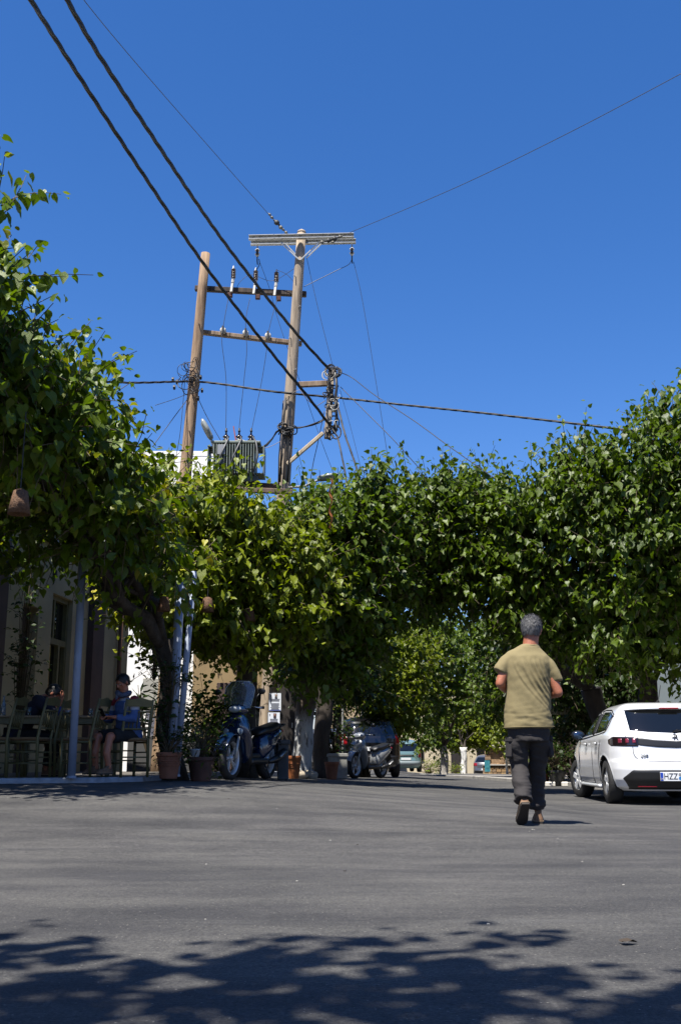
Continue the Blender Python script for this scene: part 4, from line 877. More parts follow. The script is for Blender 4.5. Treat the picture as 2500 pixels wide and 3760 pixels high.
# cables clinging to the grey pole
cc = thing('riser_cables', 'bundle of dark cables and conduits climbing the grey pole between platform and cable', 'cables', at(1050, 1600, PD)); o3 = at(1050, 1600, PD)
for j, (pts, r) in enumerate((([(1050, 1460), (1044, 1520), (1036, 1640), (1028, 1770)], .018), ([(1060, 1455), (1056, 1560), (1046, 1680), (1042, 1770)], .015), ([(1068, 1580), (1062, 1680), (1056, 1770)], .02), ([(1040, 1470), (1034, 1560), (1030, 1600), (1024, 1680), (1022, 1790)], .012))):
    mb = MB(); mb.tube([at(*p, PD - .2 + (.03 * j)) - o3 for p in pts], r, 7); mb.build('cable', M_cab if j != 1 else mat('dark_conduit', (.06, .045, .035), .7), cc, smooth=True)
mb = MB()
for k in range(12):
    c = at(rnd.uniform(1028, 1076), rnd.uniform(1565, 1605), PD - .2) - o3; a = rnd.uniform(.04, .12); ph = rnd.random() * 6
    mb.tube([c + Vector((a * math.cos(ph + t * .5), .05 * math.sin(t), .09 * math.sin(ph + t * .5))) for t in range(9)], .013, 5)
mb.build('lashing', M_cab, cc, smooth=True, kind='stuff')
mb = MB(); mb.tube([at(1050, 1475, PD - .2), at(1078, 1440, PD - .3), at(1100, 1430, PD - .3), at(1130, 1470, PD - .2), at(1160, 1492, PD - .1), at(1195, 1470, PD)], .007, 5); tag(mb.build('wire', MATS['beige_wire'], smooth=True), 'pinkish-beige wire looping between the grey pole and the offset post', 'wire')
# ------- transformer
M_tr = mat('transformer_paint', (.20, .235, .20), .5, var=.1, vscale=5); M_trd = mat('transformer_dark', (.07, .085, .08), .6)
tx = at(868, 1768, PD - .05)
tt = thing('transformer', 'grey-green finned pole transformer standing on the platform between the two poles', 'transformer', tx)
mb = MB(); mb.box((0, 0, .36), (.74, .48, .64), bev=.02); mb.build('tank', M_trd, tt)
mb = MB(); mb.box((0, 0, .73), (.98, .66, .05), bev=.012); mb.build('lid', M_tr, tt)
for k in range(17):
    x = -.42 + .0525 * k
    mb = MB(); mb.box((x, -.30, .37), (.018, .16, .6), bev=.004); mb.build('fin', M_tr, tt)
for sx in (-1, 1):
    mb = MB(); mb.box((sx * .55, -.02, .38), (.02, .5, .58)); mb.box((sx * .47, -.02, .65), (.16, .5, .015)); mb.box((sx * .47, -.02, .1), (.16, .5, .015)); mb.build('side_panel', M_tr, tt)
mb = MB(); mb.box((-.27, -.395, .55), (.15, .012, .2), bev=.004); mb.build('plate', mat('plate_grey', (.40, .41, .42), .4), tt)
mb = MB(); mb.box((-.27, -.395, .32), (.13, .012, .12)); mb.build('dark_plate', M_trd, tt)
mb = MB(); mb.box((0, -.2, .0), (.9, .1, .1)); mb.box((0, .2, .0), (.9, .1, .1)); mb.build('skid', M_trd, tt, kind='stuff')
for k, px in enumerate((829, 877, 921)):
    p = at(px, 1650, PD - .05) - tx; p.z = .75
    mb = MB(); ribbed(mb, p, p + Vector((0, 0, .22)), .07, 3); b_ = mb.build('bushing', mat('dark_porcelain', (.03, .02, .018), .2), tt, smooth=True)
    mb = MB(); mb.tube([p + Vector((0, 0, .22)), p + Vector((0, 0, .36))], .018, 6); mb.ell(p + Vector((0, 0, .3)), (.03, .03, .02)); mb.build('terminal', M_cab, b_, smooth=True)
    mb = MB(); q = p + Vector((.05, -.2, .12)); mb.tube([q, q + Vector((.03, -.15, -.1)), q + Vector((-.1, -.25, -.45)), q + Vector((-.24, -.22, -.85))] if k < 2 else [q, q + Vector((.08, -.15, -.15)), q + Vector((.13, -.22, -.45)), q + Vector((.02, -.22, -.85))], .018, 6); mb.build('cable', mat('grey_cable', (.09, .095, .10), .5), tt, smooth=True)
mb = MB(); p = at(862, 1600, PD - .1) - tx; mb.bar(p + Vector((.04, 0, -.2)), p + Vector((-.03, 0, .2)), .035, .02); mb.build('indicator_rod', mat('orange_red', (.5, .10, .03), .5), tt)
mb = MB()
for k in range(10):
    c = at(rnd.uniform(820, 890), rnd.uniform(1622, 1648), PD - .3) - tx; a = rnd.uniform(.05, .13); ph = rnd.random() * 6
    mb.tube([c + Vector((a * math.cos(ph + t * .4), .03 * t / 8, .06 * math.sin(ph + t * .4))) for t in range(9)], .008, 4)
mb.build('loose_leads', M_insw, tt, smooth=True, kind='stuff')
# ------- street lamps
def streetlamp(label, c, axis, arm, s=1.0):
    t = thing('street_lamp', label, 'street lamp', c); a = Vector(axis).normalized()
    mb = MB(); pts = [a * (-.27 * s), a * (-.2 * s), a * 0, a * (.18 * s), a * (.25 * s)]; mb.tube(pts, [.07 * s, .10 * s, .11 * s, .10 * s, .05 * s], 14, flat=.75); mb.build('head', mat('lamp_grey', (.33, .36, .33), .45), t, smooth=True)
    mb = MB(); mb.tube([x + Vector((0, -.045, .02)) for x in pts[1:]], [.06 * s, .095 * s, .09 * s, .05 * s], 12, flat=.6); mb.build('lens', mat('lamp_lens', (.45, .48, .45), .12), t, smooth=True)
    mb = MB(); mb.tube([x - c for x in arm], .025, 8); mb.build('arm', M_steel, t, smooth=True); return t
c = at(759, 1577, PD - .4); streetlamp('oblong grey street lamp head left of the transformer, tilted on its short arm', c, at(745, 1550, PD - .4) - at(772, 1604, PD - .4), [at(772, 1602, PD - .4), at(784, 1640, PD - .3), at(792, 1700, PD - .3), at(795, 1790, PD - .3)], .8)
c = at(1205, 1753, PD - .6); streetlamp('street lamp on a curved arm half hidden in the leaves right of the grey pole', c, (1, 0, .12), [at(1190, 1755, PD - .6), at(1150, 1770, PD - .4), at(1120, 1785, PD - .2), at(1060, 1790, PD - .2)], .8)
# orange flagging strip in leaves
mb = MB(); P = []
for i in range(14): 
    y = 1755 + i * 14; P.append([at(1211 + 5 * math.sin(i * 1.3), y, 16.0), at(1218 + 5 * math.sin(i * 1.3 + .8), y + 4, 16.05)])
mb.grid(P); tag(mb.build('tape_strip', mat('orange_tape', (.55, .18, .03), .6, var=.3, vscale=20)), 'torn orange strip hanging in the leaves right of the grey pole', 'strip')
# ------- posters on the grey pole foot
def pp(px, py): return at(px, py, PD - .28)
pw = at(1060, 2560, PD)
M_paper = mat('poster_paper', (.62, .66, .74), .6, var=.04); M_ink = mat('poster_ink', (.05, .06, .12), .6); M_blue = mat('poster_blue', (.10, .14, .42), .6)
for k, (x0, x1, y0, y1, lb) in enumerate(((988, 1032, 2545, 2612, 'upper white death-notice poster with a small portrait fixed to the grey pole'), (984, 1027, 2616, 2690, 'lower white death-notice poster with a dark portrait fixed to the grey pole'))):
    c = pp((x0 + x1) / 2, (y0 + y1) / 2); w = (pp(x1, y0) - pp(x0, y0)).length; h = (pp(x0, y1) - pp(x0, y0)).length
    t = thing('poster', lb, 'poster', c)
    mb = MB(); mb.box((0, .01, 0), (w + .025, .02, h + .01), bev=.004); mb.build('board', M_plast, t); mb = MB(); mb.box((0, -.004, 0), (w, .008, h - .01)); mb.build('sheet', M_paper, t)
    mb = MB()
    mb.box((-w * .36, -.01, h * .36), (.006, .003, .045)); mb.box((-w * .36, -.01, h * .375), (.022, .003, .006)); mb.build('cross', M_ink, t, kind='stuff')
    mb = MB(); mb.box((w * .08, -.01, h * .33), (w * .24, .003, h * .22)); po = mb.build('portrait', mat('photo_light', (.6, .6, .62), .6) if k == 0 else mat('photo_dark', (.12, .03, .04), .6), t)
    mb = MB(); mb.ell((w * .08, -.013, h * .36), (.017, .004, .022), 10, 6); mb.build('face', mat('photo_skin', (.45, .25, .18), .6), po, smooth=True)
    mb = MB(); mb.box((w * .08, -.013, h * .25), (w * .2, .004, h * .07), bev=.001, taper=.6); mb.build('suit', mat('photo_suit', (.02, .02, .04), .6), po)
    mb = MB(); y = h * .16; i = 0
    while y > -h * .42:
        ww = w * (.8 - .25 * rnd.random()); 
        if -h * .06 < y < h * .08 and k == 0: 
            for q in range(8): mb.box((-w * .3 + q * w * .087, -.01, y), (w * .05, .003, .014))
            y -= .045
        else: mb.box((0, -.01, y), (ww, .003, .005)); y -= .018
    mb.build('print_lines', M_ink, t, kind='stuff')
    mb = MB(); mb.box((0, -.01, -h * .46), (w * .94, .003, h * .05)); mb.build('blue_band', M_blue, t)

# ================================================================== VEHICLES
M_carw = mat('white_car_paint', (.80, .81, .82), .26, coat=1.0, spec=.5, var=.035, vscale=2.5)
M_tyre = mat('tyre_rubber', (.022, .022, .022), .75, bump=.3, bscale=40); M_alloy = mat('alloy_rim', (.50, .51, .52), .35, metal=.25)
M_gap = mat('panel_gap', (.02, .02, .022), .6)
def gint(z, Z, V):
    return float(np.interp(z, Z, V))
class Body:
    def __init__(s, prof, a=3.4, c=8.0):
        Z, Wd, Yr, Yf = zip(*prof); zz = np.linspace(Z[0], Z[-1], 260); k = np.exp(-np.linspace(-2, 2, 9) ** 2); k /= k.sum()
        def sm(v):
            y = np.interp(zz, Z, v); p = np.pad(y, 4, mode='edge'); return np.convolve(p, k, 'valid')
        s.zz = zz; s.w = sm(Wd); s.yr = sm(Yr); s.yf = sm(Yf); s.a = a; s.c = c; s.z0 = Z[0]; s.z1 = Z[-1]
    def par(s, z): return gint(z, s.zz, s.w), gint(z, s.zz, s.yr), gint(z, s.zz, s.yf)
    def rear(s, x, z, off=0):
        w, yr, yf = s.par(z); yc = (yr + yf) / 2; b = (yf - yr) / 2; q = max(0, 1 - min(1, abs(x) / w) ** s.a)
        return Vector((x, yc - b * q ** (1 / s.c) - off, z))
    def side(s, y, z, sg=-1, off=0):
        w, yr, yf = s.par(z); yc = (yr + yf) / 2; b = (yf - yr) / 2; q = max(0, 1 - min(1, abs(y - yc) / b) ** s.c)
        return Vector((sg * (w * q ** (1 / s.a) + off), y, z))
    def shell(s, mb, wheels, rw, nz=110, nu=200):
        zs = np.linspace(s.z0, s.z1, nz); P = []
        for z in zs:
            w, yr, yf = s.par(z); yc = (yr + yf) / 2; b = (yf - yr) / 2; row = []
            for j in range(nu):
                t = 2 * math.pi * j / nu; c_, s_ = math.cos(t), math.sin(t)
                row.append(Vector((w * math.copysign(abs(c_) ** (2 / s.a), c_), yc + b * math.copysign(abs(s_) ** (2 / s.c), s_), z)))
            P.append(row)
        vs = [p for r in P for p in r]; fs = []
        for i in range(nz - 1):
            for j in range(nu):
                q = (i * nu + j, i * nu + (j + 1) % nu, (i + 1) * nu + (j + 1) % nu, (i + 1) * nu + j)
                c = (vs[q[0]] + vs[q[2]]) / 2
                if abs(c.x) > .45 and any((c.y - wy) ** 2 + (c.z - wz) ** 2 < rw * rw for wy, wz in wheels): continue
                fs.append(q)
        fs.append(tuple((nz - 1) * nu + j for j in range(nu))); fs.append(tuple(nu - 1 - j for j in range(nu)))
        mb.add(vs, fs)
def curve(P, x):
    xs_, ys_ = zip(*P); return float(np.interp(x, xs_, ys_))
def rpatch(bd, bot, top, x0, x1, off=.004, n=40, k=12, x0b=None, x1b=None):
    """panel on the rear face between z = bot(x) and z = top(x)"""
    P = []
    for i in range(k + 1):
        t = i / k; row = []
        xa = x0 + ((x0b if x0b is not None else x0) - x0) * (1 - t); xb = x1 + ((x1b if x1b is not None else x1) - x1) * (1 - t)
        for j in range(n + 1):
            x = xa + (xb - xa) * j / n; z = curve(bot, x) * (1 - t) + curve(top, x) * t; e = off if 0 < i < k and 0 < j < n else -.004
            row.append(bd.rear(x, z, e))
        P.append(row)
    return P
def spatch(bd, bot, top, y0, y1, off=.004, n=40, k=12, sg=-1, y0b=None, y1b=None):
    P = []
    for i in range(k + 1):
        t = i / k; row = []
        ya = y0 + ((y0b if y0b is not None else y0) - y0) * (1 - t); yb = y1 + ((y1b if y1b is not None else y1) - y1) * (1 - t)
        for j in range(n + 1):
            y = ya + (yb - ya) * j / n; z = curve(bot, y) * (1 - t) + curve(top, y) * t; e = off if 0 < i < k and 0 < j < n else -.004
            row.append(bd.side(y, z, sg, e))
        P.append(row)
    return P
def wheel(t, x, y, r, sg, w=.2, steer=0, rim_m=None, spokes=5, parts=True):
    """wheel part with tyre and rim pieces; outer face towards sg"""
    h = link('wheel', None, t) if False else None
    mb = MB(); prof = [(r * .62, -w / 2), (r * .9, -w / 2), (r * .97, -w * .42), (r, -w * .25), (r, w * .25), (r * .97, w * .42), (r * .9, w / 2), (r * .62, w / 2), (r * .6, 0)]
    mb.lathe([(a, b) for a, b in prof] + [prof[0]], 40, axis='X', cap=False); wh = mb.build('wheel', M_tyre, t, smooth=True)
    wh.location = (x, y, r); wh.rotation_euler = (0, 0, steer)
    mb = MB(); fx_ = sg * w * .38
    mb.lathe([(r * .645, sg * w * .47), (r * .66, fx_), (r * .6, sg * w * .3), (r * .6, -sg * w * .4)], 40, axis='X', cap=False)
    mb.lathe([(.01, fx_), (r * .16, fx_), (r * .17, fx_ - sg * .02), (r * .17, 0)], 16, axis='X')
    rm = mb.build('rim', rim_m or M_alloy, wh, smooth=True)
    if parts:
        for k in range(spokes):
            for q in (-.13, .13):
                a = 2 * math.pi * k / spokes + .3; ca, sa = math.cos(a), math.sin(a)
                p0 = Vector((fx_, math.cos(a + q * 2.4) * r * .14, math.sin(a + q * 2.4) * r * .14)); p1 = Vector((sg * w * .36, math.cos(a + q) * r * .63, math.sin(a + q) * r * .63))
                mb = MB(); mb.bar(p0, p1, .05 * r / .31, .022, up=Vector((1, 0, 0)), bev=.005); mb.build('spoke', rim_m or M_alloy, wh)
        mb = MB(); mb.lathe([(r * .6, -sg * .01), (.01, -sg * .01)], 24, axis='X'); mb.build('brake_disc', mat('brake_dark', (.03, .03, .03), .5), wh)
    return wh
def car(root, prof, paint, wb, ov, r, tw, bd=None, arch=.052, rimm=None, spokes=5, steer=0, liner=True):
    bd = bd or Body(prof); ys_ = (ov, ov + wb); mb = MB(); bd.shell(mb, [(y, r) for y in ys_], r + arch)
    mb.build('body', paint, root, smooth=True)
    for i, y in enumerate(ys_):
        for sg in (-1, 1):
            wheel(root, sg * tw, y, r, sg, steer=steer if i else 0, rim_m=rimm, spokes=spokes)
            if liner:
                mb = MB(); P = []
                for j in range(25):
                    a = math.pi * 1.12 * j / 24 - .06 * math.pi; rr = r + arch
                    yy = y + math.cos(a) * rr; z = r + math.sin(a) * rr; q = bd.side(yy, max(z, bd.z0 + .005), sg, .006)
                    q2 = bd.side(y + math.cos(a) * (rr + .035), max(r + math.sin(a) * (rr + .035), bd.z0 + .004), sg, .003)
                    P.append([q2, q, q - Vector((sg * .05, 0, 0)), Vector((sg * .45, yy, z))])
                mb.grid([[p[0], p[1]] for p in P], flip=(sg > 0)); mb.build('wheel_arch', paint, root, smooth=True)
                mb = MB(); mb.grid([[p[1], p[2], p[3]] for p in P], flip=(sg > 0)); mb.build('arch_liner', M_plast, root, smooth=True)
    mb = MB(); mb.box((0, ov + wb / 2, bd.z0 + .08), (tw * 2 - .36, wb + ov * 1.2, .14)); mb.build('underbody', M_black, root)
    return bd
# ---- white hatchback on the right
wc = thing('parked_car', 'white five-door hatchback parked at the right edge, seen from behind', 'car', (4.60, 14.85, 0), R(-3)); wc.location.z = G(4.0, 15.6)
prof = [(.19, .76, .14, 3.90), (.24, .83, .07, 4.00), (.34, .86, .02, 4.05), (.48, .872, .0, 4.05), (.58, .874, .015, 4.03), (.62, .874, .045, 3.98), (.72, .874, .05, 3.90), (.80, .87, .055, 3.80), (.90, .862, .075, 3.45), (.95, .845, .105, 3.05), (1.0, .81, .15, 2.93),
        (1.08, .775, .215, 2.76), (1.16, .74, .285, 2.60), (1.24, .70, .355, 2.43), (1.30, .665, .40, 2.29), (1.335, .64, .375, 2.18), (1.37, .60, .41, 2.05), (1.40, .54, .55, 1.92), (1.42, .44, .80, 1.8), (1.432, .28, 1.05, 1.6), (1.436, .1, 1.25, 1.4)]
bd = car(wc, prof, M_carw, 2.54, .745, .31, .755, steer=R(14))
cw = lambda v: [(-1, v), (1, v)]
# rear window
wb_, wt_ = [(-1, 1.02), (-.55, .992), (-.35, .968), (0, .952), (.35, .968), (.55, .992), (1, 1.02)], [(-1, 1.30), (0, 1.305), (1, 1.30)]
mb = MB(); mb.grid(rpatch(bd, wb_, wt_, -.605, .605, .005, x0b=-.60, x1b=.60)); mb.build('rear_window', M_glassd, wc, smooth=True)
mb = MB(); mb.tube([bd.rear(.05, 1.01, .02), bd.rear(-.02, .99, .035), bd.rear(.5, 1.06, .03)], .012, 6); mb.build('wiper', M_plast, wc, smooth=True)
# spoiler
P = []
for i, (dy, dz) in enumerate(((.20, 1.345), (-.02, 1.335), (-.055, 1.322), (-.05, 1.305), (.06, 1.30))):
    P.append([Vector((x, bd.rear(x * .999, 1.31).y + dy + .25 * (abs(x) / .66) ** 6 * .2, dz - .02 * (x / .66) ** 2)) for x in np.linspace(-.63, .63, 25)])
mb = MB(); mb.grid(P, flip=False); mb.build('spoiler', M_carw, wc, smooth=True)
mb = MB(); mb.box((0, bd.rear(0, 1.31).y - .058, 1.314), (.27, .014, .024), bev=.006); mb.build('brake_light', M_red, wc, smooth=False)
mb = MB(); mb.tube([(0, .95, 1.425), (0, .90, 1.46), (0, .72, 1.66)], [.016, .009, .004], 8); mb.lathe([(.03, 0), (.022, .03)], 10, (0, .95, 1.42)); mb.build('antenna', M_plast, wc, smooth=True)
# light clusters + strip
for sg in (-1, 1):
    a, b_ = (-.845, -.50) if sg < 0 else (.50, .845)
    bot = [(-.85, .845), (-.82, .79), (-.5, .785), (.5, .785), (.82, .79), (.85, .845)]; top = [(-.85, .875), (-.80, .925), (-.5, .915), (.5, .915), (.80, .925), (.85, .875)]
    mb = MB(); mb.grid(rpatch(bd, bot, top, a, b_, .012, n=26)); tl_ = mb.build('tail_light', mat('smoked_lens', (.02, .012, .014), .08, spec=.8), wc, smooth=True)
    for k in range(3):
        xa = sg * (.56 + .085 * k); mb = MB(); mb.grid(rpatch(bd, cw(.822), cw(.902), xa - .025, xa + .028, .019, n=6, k=6)); mb.build('lamp_claw', mat('claw_red', (.30, .03, .06), .2, spec=.8), tl_, smooth=True)
mb = MB(); mb.grid(rpatch(bd, [(-.52, .800), (-.25, .772), (0, .762), (.25, .772), (.52, .800)], [(-.52, .912), (-.3, .878), (0, .86), (.3, .878), (.52, .912)], -.515, .515, .0075, n=40)); mb.build('trim_strip', M_plast, wc, smooth=True)
# bumper diffuser
db, dt = [(-.66, .205), (0, .205), (.66, .205)], [(-.74, .345), (-.60, .475), (.60, .475), (.74, .345)]
mb = MB(); mb.grid(rpatch(bd, db, dt, -.735, .735, .014, n=60, x0b=-.64, x1b=.64)); mb.build('diffuser', M_plast, wc, smooth=True)
for sg in (-1, 1):
    mb = MB(); mb.grid(rpatch(bd, cw(.235), cw(.262), sg * .42 - .14, sg * .42 + .14, .022, n=12, k=4)); mb.build('reflector', M_red, wc, smooth=True)
mb = MB(); mb.box((0, -.028, .385), (.53, .012, .12), bev=.004); npl = mb.build('number_plate', mat('plate_white', (.75, .76, .76), .35), wc)
mb = MB(); mb.box((-.245, -.0355, .385), (.037, .004, .108)); mb.build('blue_band', mat('eu_blue', (.02, .08, .55), .4), npl)
Mx = lambda x, y, z: Matrix.Translation((x, y, z)) @ Matrix.Rotation(R(90), 4, 'X')
M_let = mat('plate_black', (.01, .01, .012), .5)
text('lettering', 'HZZ', .115, Mx(-.125, -.0355, .384), npl, M_let, sx=.82)
text('country_code', 'GR', .028, Mx(-.245, -.039, .355), npl, mat('white_print', (.8, .8, .8), .5))
mb = MB(); mb.lathe([(.0, 0), (.021, 0), (.021, .002)], 16, (.0, -.036, .412), 'Y'); mb.build('sticker', mat('grey_sticker', (.35, .36, .36), .5), npl)
mb = MB(); mb.lathe([(.0, 0), (.024, 0), (.024, .002)], 16, (.003, -.036, .362), 'Y'); mb.build('sticker', mat('blue_sticker', (.03, .25, .65), .5), npl)
q = bd.rear(-.44, .655, .004); text('badge', '208', .058, Matrix.Translation((-.44, q.y - .006, .655)) @ Matrix.Rotation(R(-4), 4, 'Z') @ Matrix.Rotation(R(88), 4, 'X'), wc, mat('badge_grey', (.12, .12, .12), .3, metal=.6), .003, sx=1.25)
# rampant-animal emblem
q = bd.rear(0, .90, .006); E = [[(-.045, .03), (-.015, .043), (.012, .035), (.005, .018), (-.02, .02)], [(.012, .035), (.03, .012), (.02, -.005), (.0, .008), (.005, .018)], [(.0, .008), (.02, -.005), (.03, -.03), (.046, -.04), (.02, -.043), (.008, -.015)], [(-.004, .01), (.008, -.012), (-.012, -.03), (-.008, -.045), (-.028, -.042), (-.02, -.012)], [(-.02, .02), (-.004, .01), (-.02, -.004), (-.045, .002), (-.05, -.01), (-.018, -.016)]]
mb = MB()
for poly in E:
    n = len(poly); mb.add([(x, 0, z) for x, z in poly] + [(x, .004, z) for x, z in poly], [tuple(range(n))] + [(i, (i + 1) % n, n + (i + 1) % n, n + i) for i in range(n)])
o = mb.build('emblem', MATS['badge_grey'], wc, kind=None); o.location = (0, q.y - .003, .912); o['kind'] = 'stuff'
# tailgate shut line
def line(mb, pts, r=.0045): mb.tube(pts, r, 5)
mb = MB(); pts = [bd.rear(-.67, .99, .001), bd.rear(-.655, .92, .001), bd.rear(-.585, .80, .001), bd.rear(-.575, .70, .001), bd.rear(-.545, .635, .001), bd.rear(-.49, .603, .001)] + [bd.rear(x, .592 - .01 * (1 - abs(x) / .5), .001) for x in np.linspace(-.4, .4, 12)] + [bd.rear(.49, .603, .001), bd.rear(.545, .635, .001), bd.rear(.575, .70, .001), bd.rear(.585, .8, .001), bd.rear(.67, .99, .001)]
line(mb, spline(pts, 4)); mb.build('tailgate_gap', M_gap, wc, smooth=True)
# side windows, doors
sb = [(.62, 1.015), (1.2, .975), (2.9, .915)]; stt = [(.55, 1.14), (.72, 1.275), (1.0, 1.345), (1.5, 1.365), (2.1, 1.325), (2.5, 1.20), (2.93, .935)]
for sg in (-1, 1):
    for (y0, y1, y0b, y1b, nm) in ((.72, 1.60, .86, 1.60, 'rear_side_window'), (1.68, 2.62, 1.68, 2.90, 'front_side_window')):
        P = []
        for i in range(13):
            t = i / 12; row = []
            for j in range(31):
                ya = y0 * t + y0b * (1 - t); yb = y1 * t + y1b * (1 - t); y = ya + (yb - ya) * j / 30
                zt = curve(stt, y) - .045; zb = curve(sb, y) + .015; zt = max(zt, zb + .004); z = zb + (zt - zb) * t
                row.append(bd.side(y, z, sg, .005 if 0 < i < 12 and 0 < j < 30 else -.004))
            P.append(row)
        mb = MB(); mb.grid(P, flip=sg < 0); mb.build(nm, M_glassd, wc, smooth=True)
    mb = MB(); line(mb, [bd.side(y, curve(stt, y) - .03, sg, .003) for y in np.linspace(.68, 2.88, 40)], .009); line(mb, [bd.side(y, curve(sb, y), sg, .003) for y in np.linspace(.8, 2.9, 30)], .009)
    line(mb, [bd.side(1.64, z, sg, .004) for z in np.linspace(.97, 1.32, 8)], .03); line(mb, spline([bd.side(.70, 1.25, sg, .003), bd.side(.74, 1.1, sg, .003), bd.side(.82, 1.0, sg, .003)], 4), .009); mb.build('window_seal', M_plast, wc, smooth=True, kind='stuff')
    mb = MB(); line(mb, spline([bd.side(1.64, .96, sg, .001), bd.side(1.64, .7, sg, .001), bd.side(1.63, .35, sg, .001), bd.side(1.62, .26, sg, .001)], 5), .005)
    line(mb, spline([bd.side(2.86, .9, sg, .001), bd.side(2.82, .7, sg, .001), bd.side(2.74, .5, sg, .001), bd.side(2.68, .27, sg, .001)], 5), .005)
    line(mb, spline([bd.side(.88, .98, sg, .001), bd.side(1.0, .85, sg, .001), bd.side(1.12, .6, sg, .001), bd.side(1.18, .30, sg, .001)], 5), .005); line(mb, [bd.side(y, .262, sg, .002) for y in np.linspace(1.2, 2.66, 14)], .005); mb.build('door_gap', M_gap, wc, smooth=True, kind='stuff')
    for y in (1.28, 2.12):
        mb = MB(); mb.bar(bd.side(y - .09, .845, sg, .03), bd.side(y + .09, .845, sg, .03), .028, .022, bev=.006); h_ = mb.build('door_handle', M_carw, wc)
        mb = MB(); mb.ell(bd.side(y, .838, sg, -.002), (.012, .07, .028)); mb.build('handle_recess', M_gap, h_, smooth=True)
    c = bd.side(2.66, .99, sg, .12); t = MB(); t.ell(c, (.11, .06, .078), 16, 10); mir = t.build('mirror', mat('mirror_shell', (.02, .02, .022), .25), wc, smooth=True)
    t = MB(); t.ell(c + Vector((0, -.045, 0)), (.09, .025, .062), 16, 8); t.build('mirror_glass', mat('mirror_glass', (.10, .16, .26), .05, metal=.8), mir, smooth=True)
    t = MB(); t.tube([bd.side(2.68, .94, sg, -.01), c], .02, 6); t.build('mirror_foot', M_plast, mir)
    mb = MB(); mb.tube([bd.side(y, .235, sg, .012) for y in np.linspace(1.16, 2.9, 12)], .035, 8, flat=.8); mb.build('sill', M_carw, wc, smooth=True)

# ---- generic parked car seen from behind
def rearcar(name, label, loc, rz, prof, paint, lights, win, plate_z, r=.3, wb=2.6, ov=.8, tw=.74, ext=None, bumper=None, strip=None, group=None):
    t = thing('parked_car', label, 'car', loc, rz); bd = car(t, prof, paint, wb, ov, r, tw, liner=True)
    zb, zt, xb, xt = win
    mb = MB(); mb.grid(rpatch(bd, cw(zb), cw(zt), -xt, xt, .006, x0b=-xb, x1b=xb)); mb.build('rear_window', M_glassd, t, smooth=True)
    za, zc, xi = lights
    for sg in (-1, 1):
        xa = max(bd.par((za + zc) / 2)[0] - .012, xi + .05); a, b_ = sorted((sg * xi, sg * xa)); mb = MB(); mb.grid(rpatch(bd, cw(za), cw(zc), a, b_, .012, n=16)); mb.build('tail_light', M_red, t, smooth=True)
        mb = MB(); mb.grid(spatch(bd, cw(0), cw(0), 0, 0) if False else [[bd.side(y, z, sg, .005) for y in np.linspace(ov + .15, ov + wb - .75, 14)] for z in np.linspace(zb + .03, zt - .03, 6)], flip=sg < 0); mb.build('side_window', M_glassd, t, smooth=True)
        c = bd.side(ov + wb - .65, zb + .03, sg, .11); mb = MB(); mb.ell(c, (.1, .05, .07), 12, 8); mb.build('mirror', M_plast, t, smooth=True)
    if bumper: mb = MB(); mb.grid(rpatch(bd, cw(bumper[0]), cw(bumper[1]), -.80 * bd.par(bumper[0])[0] / .85, .80 * bd.par(bumper[0])[0] / .85, .02, n=30)); mb.build('bumper', bumper[2], t, smooth=True)
    if strip: mb = MB(); mb.grid(rpatch(bd, cw(strip[0]), cw(strip[1]), -strip[2], strip[2], .02, n=20, k=4)); mb.build('handle_strip', M_plast, t, smooth=True)
    y = bd.rear(0, plate_z).y; mb = MB(); mb.box((-.02, y - .025, plate_z), (.5, .015, .11), bev=.004); mb.build('number_plate', MATS['plate_white'], t)
    mb = MB(); line(mb, [bd.rear(x, (za + zt) / 2 if False else bumper[1] + .02 if bumper else .6, .002) for x in np.linspace(-.6, .6, 12)]); mb.build('tailgate_gap', M_gap, t)
    return t, bd
p_mpv = [(.2, .76, .16, 4.1), (.3, .83, .05, 4.25), (.45, .86, 0, 4.28), (.56, .862, .03, 4.26), (.7, .862, .06, 4.15), (.9, .86, .08, 3.7), (1.0, .85, .11, 3.45), (1.15, .80, .17, 3.1), (1.35, .73, .28, 2.8), (1.5, .66, .38, 2.5), (1.58, .56, .55, 2.2), (1.63, .38, .9, 1.9), (1.645, .15, 1.2, 1.6)]
l = gp(1505, 55); rearcar('', 'pale teal people carrier parked beyond the dark car with its tail in the sun', (l.x - .15, 55, G(l.x, 55) + .05), R(4), p_mpv, mat('teal_paint', (.25, .42, .43), .25, coat=1, metal=.3), (.72, 1.16, .63), (1.02, 1.42, .72, .62), .66, bumper=(.32, .56, mat('teal_grey', (.28, .34, .35), .4)), strip=(.78, .86, .35), wb=2.76, ov=.75)
p_hat = [(.2, .76, .16, 3.7), (.3, .83, .05, 3.9), (.45, .86, 0, 3.98), (.6, .86, .04, 3.95), (.8, .858, .06, 3.6), (.93, .84, .12, 3.1), (1.1, .78, .30, 2.8), (1.3, .68, .52, 2.4), (1.4, .56, .72, 2.1), (1.45, .36, .95, 1.8), (1.46, .15, 1.2, 1.5)]
l = gp(1768, 70); rearcar('', 'small dark grey hatchback at the far end of the street beside the stone shrine', (l.x + .3, 70, G(l.x, 70) + .03), R(-14), p_hat, mat('grey_paint', (.10, .105, .12), .3, coat=1), (.72, .92, .55), (.96, 1.3, .72, .55), .52, bumper=(.3, .45, M_plast))
